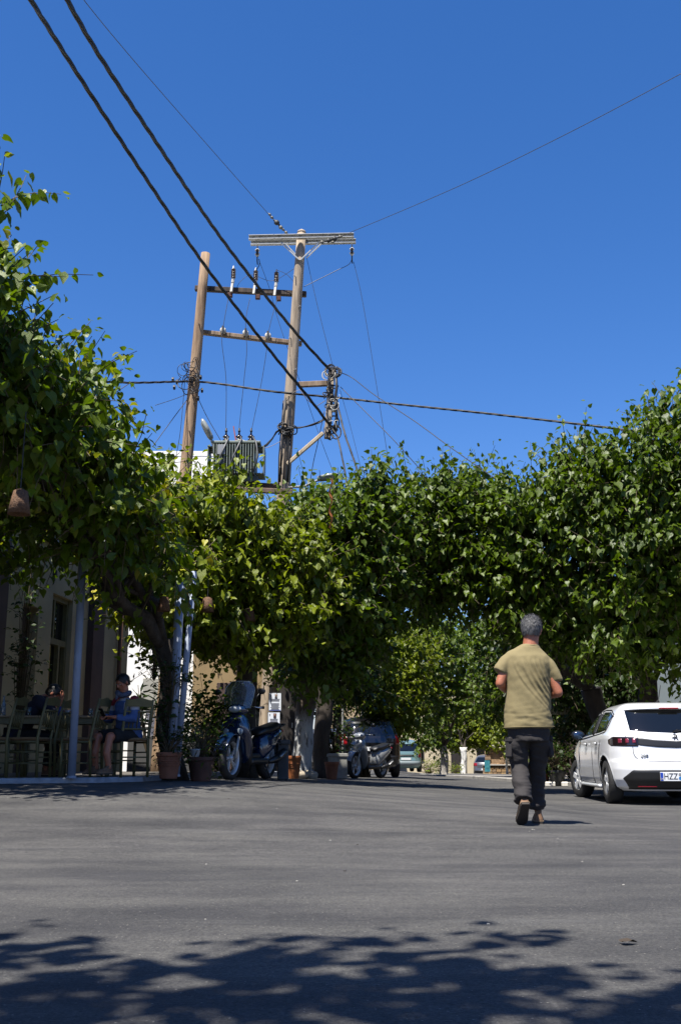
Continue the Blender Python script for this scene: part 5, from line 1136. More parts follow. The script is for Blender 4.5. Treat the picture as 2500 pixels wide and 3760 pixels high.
p_suv = [(.24, .80, .16, 4.1), (.35, .86, .06, 4.3), (.5, .89, .02, 4.35), (.7, .895, .05, 4.2), (.95, .89, .08, 3.8), (1.08, .87, .12, 3.4), (1.2, .82, .18, 3.2), (1.4, .74, .30, 2.9), (1.55, .68, .42, 2.6), (1.63, .58, .55, 2.3), (1.69, .38, .9, 1.9), (1.70, .15, 1.2, 1.6)]
l = gp(1368, 30.2); rearcar('', 'black parked van-like car in deep shade behind the white scooter', (l.x, 30.2, G(l.x, 30.2)), R(6), p_suv, mat('black_paint', (.008, .008, .01), .2, coat=1), (.9, 1.2, .68), (1.12, 1.5, .78, .66), .78, r=.34, wb=2.65, ov=.85, tw=.76, bumper=(.35, .6, M_plast))
l = gp(1215, 33); rearcar('', 'dark saloon edge parked left of the black car behind the planter, mostly hidden', (l.x, 33, G(l.x, 33)), R(5), p_hat, MATS['grey_paint'], (.72, .92, .55), (.96, 1.3, .72, .55), .52, bumper=(.3, .45, M_plast))

# ---- scooters (local: forward = +Y)
def scooter(label, loc, rz, paint, shade, screen=True, steer=0):
    t = thing('scooter', label, 'scooter', loc, rz)
    WB, r = 1.33, .315
    def sc_wheel(y, nm, par, w=.11):
        mb = MB(); mb.lathe([(r * .74, -w / 2), (r * .9, -w / 2), (r, -w * .2), (r, w * .2), (r * .9, w / 2), (r * .74, w / 2), (r * .74, -w / 2)], 36, axis='X', cap=False); wh = mb.build(nm, M_tyre, par, smooth=True); wh.location = (0, y, r)
        mb = MB(); mb.lathe([(r * .76, w * .42), (r * .7, w * .3), (r * .7, -w * .3), (r * .76, -w * .42)], 36, axis='X', cap=False); mb.lathe([(.035, -.05), (.035, .05)], 12, axis='X'); rim = mb.build('rim', M_alloy, wh, smooth=True)
        for k in range(5):
            for q in (-.12, .12):
                a = k * 2 * math.pi / 5; mb = MB(); mb.bar((0, math.cos(a) * .03, math.sin(a) * .03), (0, math.cos(a + q) * r * .72, math.sin(a + q) * r * .72), .014, .02, up=Vector((1, 0, 0))); mb.build('spoke', M_alloy, wh)
        mb = MB(); mb.lathe([(.11, .045), (.11, .05), (.05, .05), (.05, .045), (.11, .045)], 24, axis='X', cap=False); mb.build('brake_disc', M_steel, wh, smooth=True)
    sc_wheel(WB, 'front_wheel', t); sc_wheel(0, 'rear_wheel', t, .13)
    mb = MB()
    for sx in (-.085, .085): mb.tube([(sx, WB, r), (sx, WB - .1, .62)], .022, 10)
    mb.build('fork', M_steel, t, smooth=True, kind=None)
    # mudguard
    P = []
    for j in range(15):
        a = R(20 + 150 * j / 14); c = Vector((0, WB + math.cos(a) * .36, r + math.sin(a) * .37)); P.append([c + Vector((x, 0, -.035 * abs(x / .09) ** 2)) for x in (-.09, -.06, 0, .06, .09)])
    mb = MB(); mb.grid(P); mb.tube([p[0] for p in P], .008, 5); mb.tube([p[-1] for p in P], .008, 5); mb.build('mudguard', paint, t, smooth=True, kind=None)
    # front shield: lofted, seen from the front
    def ringx(y, z, w, d, n=20, p=2.6): return [Vector((w * math.copysign(abs(math.cos(2 * math.pi * j / n)) ** (2 / p), math.cos(2 * math.pi * j / n)), y + d * math.copysign(abs(math.sin(2 * math.pi * j / n)) ** (2 / p), math.sin(2 * math.pi * j / n)), z)) for j in range(n)]
    mb = MB(); mb.rings([ringx(WB - .42, .24, .12, .07), ringx(WB - .36, .38, .17, .07), ringx(WB - .28, .52, .21, .08), ringx(WB - .20, .64, .235, .10), ringx(WB - .17, .76, .22, .11), ringx(WB - .18, .88, .17, .10), ringx(WB - .22, .97, .10, .07)]); mb.build('front_shield', paint, t, smooth=True)
    for sx in (-1, 1):
        mb = MB(); mb.ell((sx * .11, WB - .085, .70), (.045, .02, .055), 12, 8, Matrix.Rotation(sx * -.5, 3, 'Y')); mb.build('indicator', mat('clear_lens', (.35, .42, .48), .08, spec=.9), t, smooth=True)
    # handlebar cowl + headlight
    mb = MB(); mb.rings([ringx(WB - .25, .93, .09, .08), ringx(WB - .22, .99, .16, .12), ringx(WB - .23, 1.05, .15, .12), ringx(WB - .27, 1.10, .08, .07)]); cw_ = mb.build('handlebar_cowl', paint, t, smooth=True)
    mb = MB(); mb.ell((0, WB - .125, 1.015), (.105, .035, .05), 16, 10); mb.build('headlight', mat('headlight_glass', (.55, .6, .65), .06, spec=1), cw_, smooth=True)
    mb = MB(); mb.tube([(-.36, WB - .34, 1.04), (-.2, WB - .27, 1.05), (0, WB - .26, 1.05), (.2, WB - .27, 1.05), (.36, WB - .34, 1.04)], .013, 8); hb = mb.build('handlebar', M_plast, t, smooth=True)
    for sx in (-1, 1):
        mb = MB(); mb.tube([(sx * .26, WB - .3, 1.045), (sx * .38, WB - .345, 1.04)], .021, 10); mb.build('grip', M_black, hb, smooth=True)
        mb = MB(); mb.tube([(sx * .2, WB - .22, 1.06), (sx * .37, WB - .27, 1.03)], .007, 6); mb.build('brake_lever', M_chrome, hb, smooth=True)
        mb = MB(); mb.tube([(sx * .22, WB - .28, 1.06), (sx * .28, WB - .26, 1.18), (sx * .33, WB - .27, 1.25)], .008, 6); m_ = mb.build('mirror', M_plast, t, smooth=True)
        mb = MB(); mb.ell((sx * .36, WB - .27, 1.275), (.065, .022, .045), 14, 8); mb.build('mirror_head', M_plast, m_, smooth=True)
    if screen:
        P = []
        for i in range(13):
            v = i / 12; z = 1.03 + v * .40; hw = .20 + .04 * math.sin(v * 2.2) - .14 * max(0, v - .72) ** 1.3 * 3; P.append([Vector((hw * u, WB - .16 - .10 * v - .07 * u * u, z)) for u in np.linspace(-1, 1, 15)])
        back = [[p + Vector((0, -.005, 0)) for p in row] for row in P]
        mb = MB(); mb.grid(P); mb.grid(back, flip=True)
        mb.build('windscreen', mat('screen_plastic', (.55, .6, .64), .05, trans=.93), t, smooth=True, kind=None)
        mb = MB(); edge = [r_[0] for r_ in P] + P[-1] + [r_[-1] for r_ in P[::-1]]; mb.tube(edge, .005, 5); mb.build('screen_edge', mat('screen_rim', (.55, .6, .6), .2), t, smooth=True)
    # leg shield inner, floor, tunnel, seat box
    mb = MB(); mb.rings([ringx(WB - .42, .22, .15, .06), ringx(WB - .36, .5, .2, .05), ringx(WB - .30, .85, .15, .05)]); mb.build('inner_shield', shade, t, smooth=True)
    mb = MB(); mb.box((0, .58, .27), (.34, .62, .09), bev=.03); mb.box((0, .58, .34), (.14, .6, .09), bev=.03); mb.build('floorboard', shade, t, kind=None)
    def ringy(y, z, w, h, n=18, p=2.5): return [Vector((w * math.copysign(abs(math.cos(2 * math.pi * j / n)) ** (2 / p), math.cos(2 * math.pi * j / n)), y, z + h * math.copysign(abs(math.sin(2 * math.pi * j / n)) ** (2 / p), math.sin(2 * math.pi * j / n)))) for j in range(n)]
    mb = MB(); mb.rings([ringy(.36, .45, .10, .17), ringy(.26, .50, .16, .20), ringy(.05, .57, .175, .16), ringy(-.18, .65, .155, .12), ringy(-.38, .72, .11, .08), ringy(-.47, .76, .05, .04)]); mb.build('rear_body', paint, t, smooth=True)
    mb = MB(); mb.rings([ringy(.42, .68, .07, .03), ringy(.34, .72, .13, .055), ringy(.12, .745, .155, .06), ringy(-.05, .78, .15, .055), ringy(-.25, .82, .13, .055), ringy(-.40, .82, .09, .04)]); mb.build('seat', mat('seat_vinyl', (.012, .012, .013), .45), t, smooth=True)
    mb = MB(); mb.tube([(-.13, -.25, .80), (-.13, -.45, .84), (-.08, -.52, .845), (.08, -.52, .845), (.13, -.45, .84), (.13, -.25, .80)], .014, 8); mb.build('grab_rail', shade, t, smooth=True)
    mb = MB(); mb.ell((0, -.46, .74), (.1, .04, .04)); mb.build('tail_light', M_red, t, smooth=True)
    mb = MB(); mb.box((.10, .1, .34), (.14, .42, .2), bev=.04); mb.box((.11, -.08, .33), (.1, .3, .14), bev=.04); mb.build('engine', mat('engine_grey', (.05, .05, .052), .5), t, kind='stuff')
    mb = MB(); mb.tube([(-.14, .22, .26), (-.17, .0, .3), (-.18, -.3, .42)], [.03, .06, .055], 12); ex = mb.build('exhaust', M_plast, t, smooth=True)
    mb = MB(); mb.tube([(-.235, -.02, .34), (-.235, -.22, .42)], .022, 8, flat=.4); mb.build('heat_shield', M_steel, ex, smooth=True)
    mb = MB(); mb.grid([[Vector((x, -.06 + math.cos(R(70 + 14 * j)) * .40, r + .02 + math.sin(R(70 + 14 * j)) * .38)) for x in (-.085, 0, .085)] for j in range(9)]); mb.build('rear_mudguard', shade, t, smooth=True)
    mb = MB(); mb.tube([(-.1, .32, .26), (-.19, .26, .02)], .014, 6); mb.tube([(.1, .32, .26), (.19, .26, .02)], .014, 6); mb.build('stand', M_plast, t, kind='stuff')
    return t
M_blu = mat('blue_scooter_paint', (.004, .022, .075), .15, coat=1); M_wsc = mat('white_scooter_paint', (.40, .42, .44), .25, coat=1); M_dkg = mat('scooter_dark', (.02, .022, .025), .45)
def place_scooter(fpx, rpx, Df, Dr, **k):
    a = gp(fpx, Df); b = gp(rpx, Dr); d = a - b; rz = math.atan2(-d.x, d.y); b.z = (G(b.x, Dr) + G(a.x, Df)) / 2; return b, rz
b_, rz_ = place_scooter(848, 975, 15.75, 16.95)
scooter('dark blue step-through scooter with a tall clear windscreen and dark seat', b_, rz_, M_blu, M_dkg)
b_, rz_ = place_scooter(1302, 1398, 26.3, 27.45)
scooter('white step-through scooter without windscreen parked in front of the black car', b_, rz_, M_wsc, M_dkg, screen=False)

# ================================================================== PEOPLE
M_skin = mat('skin', (.56, .20, .105), .5, var=.08, vscale=20, bump=.1, bscale=90); M_skin.node_tree.nodes['Principled BSDF'].inputs['Subsurface Weight'].default_value = .05
def ring(cx, cy, z, rx, ry, n=28, p=2.3, tilt=0):
    o = []
    for j in range(n):
        a = 2 * math.pi * j / n; c, s_ = math.cos(a), math.sin(a)
        x = rx * math.copysign(abs(c) ** (2 / p), c); o.append(Vector((cx + x, cy + ry * math.copysign(abs(s_) ** (2 / p), s_), z + tilt * x)))
    return o
def sph(mb, c, r): mb.ell(c, (r, r, r), 12, 8)
def limb(mb, pts, rs, n=14):
    P = []; Q = []
    pts = [Vector(p) for p in pts]
    for i in range(len(pts) - 1):
        for k in range(5): t = k / 5; P.append(pts[i].lerp(pts[i + 1], t)); Q.append(rs[i] * (1 - t) + rs[i + 1] * t)
    P.append(pts[-1]); Q.append(rs[-1]); mb.tube(P, Q, n)
    for p, r in zip(pts, rs): sph(mb, p, r * .99)
def add_hand(mb, w, d, nrm, side=1, curl=.5, s=1.0):
    """w wrist, d direction of the hand, nrm = back of the hand"""
    w = Vector(w); d = Vector(d).normalized(); n = Vector(nrm); n = (n - d * n.dot(d)).normalized(); b = d.cross(n) * side
    limb(mb, [w - d * .02, w + d * .02], [.026, .024]); rot = Matrix((b, d, n)).transposed()
    mb.ell(w + d * .055 * s, (.041 * s, .052 * s, .016 * s), 14, 10, rot)
    for k, (o, L) in enumerate(((-.030, .072), (-.010, .082), (.010, .077), (.030, .060))):
        p = w + (d * .09 + b * o) * s; a = 0; pts = [p - d * .02 * s, p]
        for q, f in ((.45, .45), (.8, .3), (.7, .25)):
            a += curl * q; dd = d * math.cos(a) - n * math.sin(a) + b * (o * 1.2); p = p + dd.normalized() * L * f * s; pts.append(p)
        mb.tube(pts, [.0095 * s, .0095 * s, .009 * s, .0082 * s, .0065 * s], 8)
    p = w + (d * .025 - b * .03) * s; pts = [p, p + (d * .025 - b * .025 - n * .01) * s, p + (d * .055 - b * .03 - n * .022) * s, p + (d * .078 - b * .022 - n * .03) * s]; mb.tube(pts, [.013 * s, .012 * s, .0105 * s, .008 * s], 8)
def add_head(mb, c, yaw=0, pitch=0, s=1.0):
    Rm = Matrix.Rotation(yaw, 3, 'Z') @ Matrix.Rotation(pitch, 3, 'X'); c = Vector(c); T = lambda *p: c + Rm @ (Vector(p) * s)
    mb.ell(T(0, -.012, .025), (.077 * s, .098 * s, .092 * s), 20, 14, Rm); mb.ell(T(0, .022, -.045), (.056 * s, .066 * s, .068 * s), 18, 12, Rm); mb.ell(T(0, .06, -.09), (.026 * s, .024 * s, .022 * s), 10, 8, Rm)
    mb.tube([T(0, .086, .012), T(0, .108, -.022), T(0, .092, -.03)], [.010 * s, .014 * s, .012 * s], 8); mb.ell(T(0, .083, -.058), (.022 * s, .010 * s, .008 * s), 10, 6, Rm); mb.ell(T(0, .078, .03), (.05 * s, .016 * s, .012 * s), 10, 6, Rm)
    for sg in (-1, 1):
        mb.ell(T(sg * .05, .05, -.02), (.022 * s, .025 * s, .022 * s), 8, 6, Rm); mb.ell(T(sg * .080, -.012, -.008), (.010 * s, .020 * s, .032 * s), 10, 8, Rm @ Matrix.Rotation(sg * -.35, 3, 'Z'))
    return T
def eyes(root, T):
    for sg in (-1, 1):
        mb = MB(); mb.ell(T(sg * .032, .079, .006), (.013, .010, .008), 10, 8); e = mb.build('eye', mat('eye_white', (.6, .58, .55), .2), root, smooth=True)
        mb = MB(); mb.ell(T(sg * .032, .087, .006), (.006, .004, .006), 8, 6); mb.build('iris', M_black, e, smooth=True)
def hair(root, T, Rm, m, strands=2200, s=1.0, L=.03, fringe=True, grey=False):
    mb = MB(); P = []
    for i in range(15):
        th = math.pi / 2 - (math.pi * .70) * i / 14; row = []
        for j in range(40):
            a = 2 * math.pi * j / 40; front = max(0, math.sin(a))
            t2 = math.pi / 2 - (math.pi / 2 - th) * (1 - .48 * front ** 1.5); 
            row.append(T(.083 * math.cos(t2) * math.cos(a), -.014 + .105 * math.cos(t2) * math.sin(a), .028 + (.101 if t2 > 0 or math.sin(a) > 0 else .15) * math.sin(t2)))
        P.append(row + [row[0]])
    mb.grid(P, flip=False); me = mb.mesh('hair', m, True)
    for v in me.vertices: v.co += v.normal * .006 * noise.noise(v.co * 40)
    h = link('hair', me, root)
    V = []; Fs = []
    for k in range(strands):
        a = RG.random() * 2 * math.pi; u = RG.random(); th = math.pi / 2 - math.pi * .70 * math.sqrt(u); front = max(0, math.sin(a)); t2 = math.pi / 2 - (math.pi / 2 - th) * (1 - .48 * front ** 1.5)
        p = T(.084 * math.cos(t2) * math.cos(a), -.014 + .106 * math.cos(t2) * math.sin(a), .028 + (.102 if t2 > 0 or math.sin(a) > 0 else .151) * math.sin(t2))
        c = T(0, -.01, .02); o = (p - c).normalized(); dn = Vector((0, -.25, -1)) + Vector(RG.normal(size=3) * .45); d = (dn - o * dn.dot(o)).normalized() * .85 + o * .28
        q = p + d * L * RG.uniform(.5, 1.2) * s; w = o.cross(d).normalized() * .0022; i0 = len(V); V += [p - w, p + w, q]; Fs.append((i0, i0 + 1, i0 + 2))
    mb = MB(); mb.add(V, Fs); 
    # two tones, chosen strand by strand
    mb.m = [int(RG.random() < .33) for _ in Fs]; mats = [m, mat('hair_silver', (.22, .22, .22), .65) if grey else m]
    me = mb.mesh('hair_strands', mats); link('hair_strands', me, h, 'stuff')
def fbm(p, o=3):
    v = 0; a = 1
    for i in range(o): v += a * noise.noise(p); p = p * 2.03; a *= .5
    return v

# ---------- the walking man
MX, MD = 1.565, 9.03
wm = thing('person', 'grey-haired man in an olive t-shirt and dark cargo trousers walking away up the road', 'person', (MX, MD, G(MX, MD))); wm.scale = (.982, .982, .982)
J = dict(sL=(-.15, 0, 1.375), sR=(.168, 0, 1.35), eL=(-.232, -.035, 1.16), eR=(.262, -.025, 1.085), wL=(-.10, .20, 1.09), wR=(.13, .215, 1.07))
hc = (.068, .02, 1.630); yaw = R(-24)
mb = MB(); T = add_head(mb, hc, yaw, R(-8), 1.0); limb(mb, [(.04, -.005, 1.44), (.05, .0, 1.52), (.064, .005, 1.60)], [.072, .066, .066])
mb.rings([ring(.01, 0, z, rx * .86, ry * .86) for z, rx, ry in ((.80, .17, .12), (.95, .165, .11), (1.1, .165, .11), (1.25, .18, .12), (1.36, .17, .105), (1.43, .12, .08), (1.48, .07, .06))])
for s_, S_, E_, W_ in ((-1, 'sL', 'eL', 'wL'), (1, 'sR', 'eR', 'wR')):
    limb(mb, [J[S_], Vector(J[S_]).lerp(Vector(J[E_]), .45), J[E_]], [.046, .048, .041]); d = Vector(J[W_]) - Vector(J[E_]); limb(mb, [J[E_], Vector(J[E_]) + d * .35, J[W_]], [.041, .042, .026])
    add_hand(mb, J[W_], d + Vector((-s_ * .05, 0, .02)), (0, .1, 1), side=s_, curl=.75)
for pts in (((-.09, 0, .82), (-.085, .05, .47), (-.09, -.135, .235)), ((.09, 0, .82), (.085, .12, .47), (.075, .165, .13))): limb(mb, pts, [.08, .055, .036])
me = remesh(mb, .007, 3); fin(me, M_skin, 'body', wm); eyes(wm, T)
M_hair = mat('grey_hair', (.10, .10, .105), .6, var=.4, vscale=60)
hair(wm, T, None, M_hair, 3600, L=.034, grey=True)
# t-shirt
mb = MB(); mb.rings([ring(.006, 0, .785, .213, .14, tilt=.02), ring(.006, 0, .80, .213, .14, tilt=.02), ring(.008, 0, .95, .203, .132), ring(.015, 0, 1.10, .193, .125), ring(.012, 0, 1.22, .197, .128), ring(.012, 0, 1.33, .203, .126), ring(.016, 0, 1.395, .190, .108), ring(.022, 0, 1.432, .158, .088, tilt=-.05), ring(.032, 0, 1.475, .098, .078, tilt=-.05), ring(.042, .002, 1.502, .068, .066)])
mb.tube([(-.06, 0, 1.40), (-.125, 0, 1.375), (-.165, -.005, 1.345), (-.198, -.015, 1.305), (-.232, -.025, 1.255)], [.06, .07, .068, .064, .062], 16)
mb.tube([(.08, 0, 1.39), (.15, 0, 1.36), (.193, -.005, 1.318), (.225, -.012, 1.26), (.252, -.018, 1.175)], [.06, .07, .066, .060, .057], 16)
me = remesh(mb, .0075, 14)
def shirt_w(p, n):
    if p.z > 1.47: return 0
    k = sst(p.z, .78, .9); back = 1
    d = fbm(Vector(((p.x * .8 + p.z * .62) * 9, p.y * 3, (p.z * .5 - p.x) * 2.2)), 2) * .019 * (.30 + .70 * sst(p.x, -.1, .18))
    d += fbm(Vector((p.x * 6, p.y * 4, p.z * 22)), 2) * .007 * (1 - sst(p.z, .86, 1.02)) * sst(p.z, .8, .84)
    d += fbm(p * 14, 2) * .003
    if p.y < .02:
        for x0, ze, A in ((-.05, .93, .007), (.0, .98, .009), (.045, 1.03, .010), (.085, 1.08, .009), (.12, 1.13, .007), (-.12, .90, .005)):
            t = (1.38 - p.z) / (1.38 - ze)
            if 0 < t < 1.05:
                xc = x0 + (.21 - x0) * t ** 1.7; e = (p.x - xc) / .011
                if abs(e) < 4: d += A * math.sin(math.pi * min(1, t)) * (math.exp(-e * e) - .6 * math.exp(-(e + 1.8) ** 2))
    return d
displace(me, shirt_w); M_tee = mat('olive_cotton', (.255, .205, .095), .9, var=.06, vscale=4, bump=.12, bscale=260)
fin(me, M_tee, 'tshirt', wm)
mb = MB(); c = Vector((.044, .0, 1.497)); mb.tube([c + Vector((.069 * math.cos(a), .067 * math.sin(a), -.006 + .006 * math.sin(a))) for a in np.linspace(0, 2 * math.pi, 30)], .0075, 8); mb.build('collar', M_tee, wm, smooth=True)
mb = MB(); mb.tube([Vector((.006 + .2135 * math.copysign(abs(math.cos(a)) ** .87, math.cos(a)), .1405 * math.copysign(abs(math.sin(a)) ** .87, math.sin(a)), .797 + .02 * .2 * math.cos(a))) for a in np.linspace(0, 2 * math.pi, 50)], .0035, 6); mb.build('hem', M_tee, wm, smooth=True)
# trousers
mb = MB(); mb.rings([ring(.006, 0, .68, .165, .115), ring(.006, 0, .76, .172, .122), ring(.006, 0, .85, .168, .118), ring(.006, 0, .92, .158, .11)])
mb.tube([(-.087, 0, .78), (-.092, .01, .66), (-.090, .035, .53), (-.086, .035, .46), (-.086, -.05, .37), (-.09, -.115, .27), (-.092, -.165, .195)], [.093, .091, .079, .073, .073, .075, .079], 18)
mb.tube([(.087, 0, .78), (.095, .03, .66), (.090, .08, .53), (.083, .12, .45), (.073, .15, .32), (.070, .17, .2), (.072, .175, .115)], [.093, .091, .080, .074, .071, .072, .075], 18)
me = remesh(mb, .008, 4)
def trw(p, n):
    d = fbm(Vector((p.x * 7 + p.z * 5, p.y * 5, p.z * 13)), 3) * .011
    low = 1 - sst(p.z, .2, .55); d += fbm(Vector((p.x * 4 + p.z * 8, p.y * 3, p.z * 26 + 7)), 2) * .011 * low
    return d
displace(me, trw); M_trs = mat('charcoal_trousers', (.028, .023, .023), .85, var=.12, vscale=6, bump=.15, bscale=220); fin(me, M_trs, 'trousers', wm)
for (c, s_, rz) in (((-.165, .01, .62), (.045, .13, .17), .1), ((.185, .05, .63), (.05, .13, .17), -.1)):
    mb = MB(); mb.box((0, 0, 0), s_, bev=.02); mb.box((0, 0, s_[2] * .42), (s_[0] * 1.15, s_[1] * 1.08, .05), bev=.012); o = mb.build('cargo_pocket', M_trs, wm, smooth=False, kind=None); o.location = c; o.rotation_euler = (0, rz * .6, rz)
# shoes
M_suede = mat('tan_suede', (.24, .13, .07), .85, var=.25, vscale=18, bump=.2); M_sole = mat('dark_sole', (.045, .035, .028), .8); M_welt = mat('welt', (.40, .28, .17), .8)
def shoe(root, heel, toe, side, hi=.085, ankle=None):
    heel = Vector(heel); toe = Vector(toe); d = (toe - heel); L = d.length; d.normalize(); x = d.cross(Vector((0, 0, 1))).normalized(); u = x.cross(d).normalized(); T_ = Matrix((x, d, u)).transposed().to_4x4(); T_.translation = heel
    W_ = [(0, .030), (.03, .038), (.10, .037), (.16, .043), (.21, .048), (.26, .040), (.285, .016)]
    k = L / .285; top = []; rg = []
    for z0, ex in ((0, 0), (.022, .002)):
        rg.append([Vector((w + ex, y * k, z0)) for y, w in W_] + [Vector((-w - ex, y * k, z0)) for y, w in W_[::-1]])
    mb = MB(); mb.rings([rg[0], rg[1]]); o = mb.build('sole', M_sole, None); o.parent = root
    U = []
    for z0, sh, yk in ((.022, 1.0, 1), (.03, 1.0, 1), (.045, .93, .97), (.062, .78, .84), (.078, .66, .62), (hi, .60, .46), (hi + .03, .62, .42)):
        U.append([Vector((w * sh, y * k * yk + (.004 if z0 > .05 else 0), z0)) for y, w in W_] + [Vector((-w * sh, y * k * yk + (.004 if z0 > .05 else 0), z0)) for y, w in W_[::-1]])
    mb = MB(); mb.rings(U); up = mb.build('upper', M_suede, None, smooth=True)
    mb = MB(); q = [p + Vector((0, 0, 0)) for p in rg[1]]; mb.tube(q + [q[0]], .004, 6); we = mb.build('welt', M_welt, None, smooth=True)
    up.name = 'shoe'; up.parent = root; up.matrix_local = T_; o.parent = up; we.parent = up
    return up
shoe(wm, (-.088, -.245, .175), (-.10, -.055, -.002), -1); shoe(wm, (.078, .11, 0), (.115, .385, 0), 1)

# ---------- seated people and furniture
M_chair = mat('chair_paint', (.17, .15, .055), .55, var=.15, vscale=14); M_rush = mat('rush_seat', (.36, .22, .10), .85, col2=(.22, .12, .05), vscale=60, bump=.6, bscale=70, stretch=(1, .15, 1)); M_tabl = mat('table_wood', (.30, .20, .09), .45, var=.25, vscale=8, stretch=(1, .2, 1))
def chair(label, loc, rz):
    """taverna chair, sitter faces +Y"""
    t = thing('chair', label, 'chair', loc, rz, 'taverna chairs at the cafe tables')
    mb = MB(); n = 10; P = []
    mb.box((0, 0, .455), (.40, .38, .04), bev=.018); mb.build('seat', M_rush, t)
    for sx in (-1, 1):
        mb = MB(); mb.tube([(sx * .19, .18, 0), (sx * .19, .18, .47)], .019, 8); mb.build('leg', M_chair, t, smooth=True)
        mb = MB(); mb.tube([(sx * .18, -.20, 0), (sx * .18, -.18, .46), (sx * .18, -.225, .72), (sx * .18, -.275, .94)], [.018, .02, .018, .014], 8); mb.build('back_post', M_chair, t, smooth=True)
        for z in (.17, .30): mb = MB(); mb.tube([(sx * .19, .18, z), (sx * .18, -.19, z)], .010, 6); mb.build('stretcher', M_chair, t, smooth=True)
        mb = MB(); mb.tube([(sx * .19, .18, .42), (sx * .18, -.185, .42)], .014, 6); mb.build('rail', M_chair, t, smooth=True)
    for z in (.2, .32): mb = MB(); mb.tube([(-.19, .18, z), (.19, .18, z)], .010, 6); mb.build('stretcher', M_chair, t, smooth=True)
    mb = MB(); mb.tube([(-.18, -.19, .24), (.18, -.19, .24)], .010, 6); mb.build('stretcher', M_chair, t, smooth=True)
    P = []
    for j in range(13):
        x = -.175 + .35 * j / 12; arch = .03 * math.cos(x / .175 * math.pi / 2) - .012 * abs(math.sin(x / .175 * math.pi)); P.append([Vector((x, -.268 - .02 * math.cos(x * 8), .85)), Vector((x, -.285 - .02 * math.cos(x * 8), .93 + arch))])
    mb = MB(); mb.grid(P); mb.grid([[p + Vector((0, .014, 0)) for p in r_] for r_ in P], flip=True); mb.build('top_slat', M_chair, t, kind=None)
    for z, y in ((.79, -.245), (.58, -.205)): mb = MB(); mb.tube([(-.18, y, z), (.18, y, z)], .012, 6); mb.build('back_rail', M_chair, t, smooth=True)
    for k in range(5): x = -.11 + .055 * k; mb = MB(); mb.tube([(x, -.205, .58), (x, -.225, .68), (x, -.245, .79)], [.006, .011, .006], 6); mb.build('spindle', M_chair, t, smooth=True)
    return t
def tl(px, D): p = gp(px, D); return Vector((p.x, p.y, TZ))
ch = chair('taverna chair cut by the left picture edge, its back nearest the corner', tl(-22, 13.1), R(86))
dup(ch, tl(98, 13.15), R(80), 'taverna chair beside the head-resting man, second from the left edge')
dup(ch, tl(158, 13.8), R(84), 'taverna chair partly hidden by the near white post')
dup(ch, tl(292, 13.35), R(80), 'taverna chair with empty rush seat just right of the near white post')
dup(ch, tl(462, 13.55), R(38), 'taverna chair on which the man in the blue and red top sits')
dup(ch, tl(30, 14.2), R(-80), 'taverna chair behind the first table on which the head-resting man sits')
def table(label, loc, rz, w=.72, d=.72):
    t = thing('table', label, 'table', loc, rz, 'wooden cafe tables')
    for k in range(5): mb = MB(); x = -w / 2 + w * (k + .5) / 5; mb.box((x, 0, .75), (w / 5 - .006, d, .025), bev=.004); mb.build('plank', M_tabl, t)
    mb = MB(); mb.box((0, -d / 2 + .05, .70), (w - .1, .025, .08)); mb.box((0, d / 2 - .05, .70), (w - .1, .025, .08)); mb.box((-w / 2 + .05, 0, .70), (.025, d - .1, .08)); mb.box((w / 2 - .05, 0, .70), (.025, d - .1, .08)); mb.build('apron', M_chair, t, kind='stuff')
    for sx in (-1, 1):
        for sy in (-1, 1): mb = MB(); mb.box((sx * (w / 2 - .05), sy * (d / 2 - .05), .36), (.045, .045, .72), bev=.004); mb.build('leg', M_chair, t)
    return t
t1 = tl(118, 14.2); table('wooden cafe table on which the head-resting man leans', t1, R(4), .95)
t2 = tl(318, 14.3); table('wooden cafe table between the near white post and the man in the blue top', t2, R(4), .7)
def glassy(label, loc, r, h, m, name='glass', cat='glass'):
    mb = MB(); mb.lathe([(r * .8, 0), (r, h), (r * .9, h), (r * .7, .008)], 16); o = mb.build(name, m, smooth=True); o.location = loc; return tag(o, label, cat)
M_gl = mat('glass_clear', (.8, .85, .88), .03, trans=.9)
glassy('clear glass standing on the first table near the man\'s elbow', t1 + Vector((-.05, -.2, .765)), .032, .11, M_gl)
glassy('white cup standing on the second table beside the near white post', t2 + Vector((-.28, -.1, .765)), .04, .08, mat('cup_white', (.7, .7, .7), .4), 'cup', 'cup')
glassy('clear glass standing on the second table', t2 + Vector((.02, -.1, .765)), .035, .1, M_gl)
mb = MB(); mb.lathe([(.034, 0), (.036, .01), (.036, .14), (.014, .2), (.013, .25), (.016, .26), (.004, .262)], 16); mb.lathe([(.0365, .04), (.0368, .05), (.0368, .11), (.0365, .12)], 16); o = mb.build('bottle', mat('water_bottle', (.45, .55, .65), .08, trans=.6), smooth=True); o.location = t1 + Vector((-.42, -.1, .765)); tag(o, 'small pale water bottle at the left end of the first table', 'bottle')
mb = MB(); mb.lathe([(.03, 0), (.033, .005), (.033, .11), (.028, .118), (.004, .118)], 16); o = mb.build('drink_can', mat('blue_can', (.05, .09, .4), .3, metal=.5), smooth=True); o.location = t1 + Vector((.36, -.2, .765)); tag(o, 'blue drinks can on the right end of the first table', 'can')
mb = MB(); mb.box((0, 0, .008), (.26, .17, .016), bev=.003); o = mb.build('menu', mat('menu_print', (.4, .12, .1), .6, col2=(.5, .45, .4), vscale=20)); o.location = t2 + Vector((-.12, .15, .765)); tag(o, 'reddish menu lying flat on the second table', 'menu')

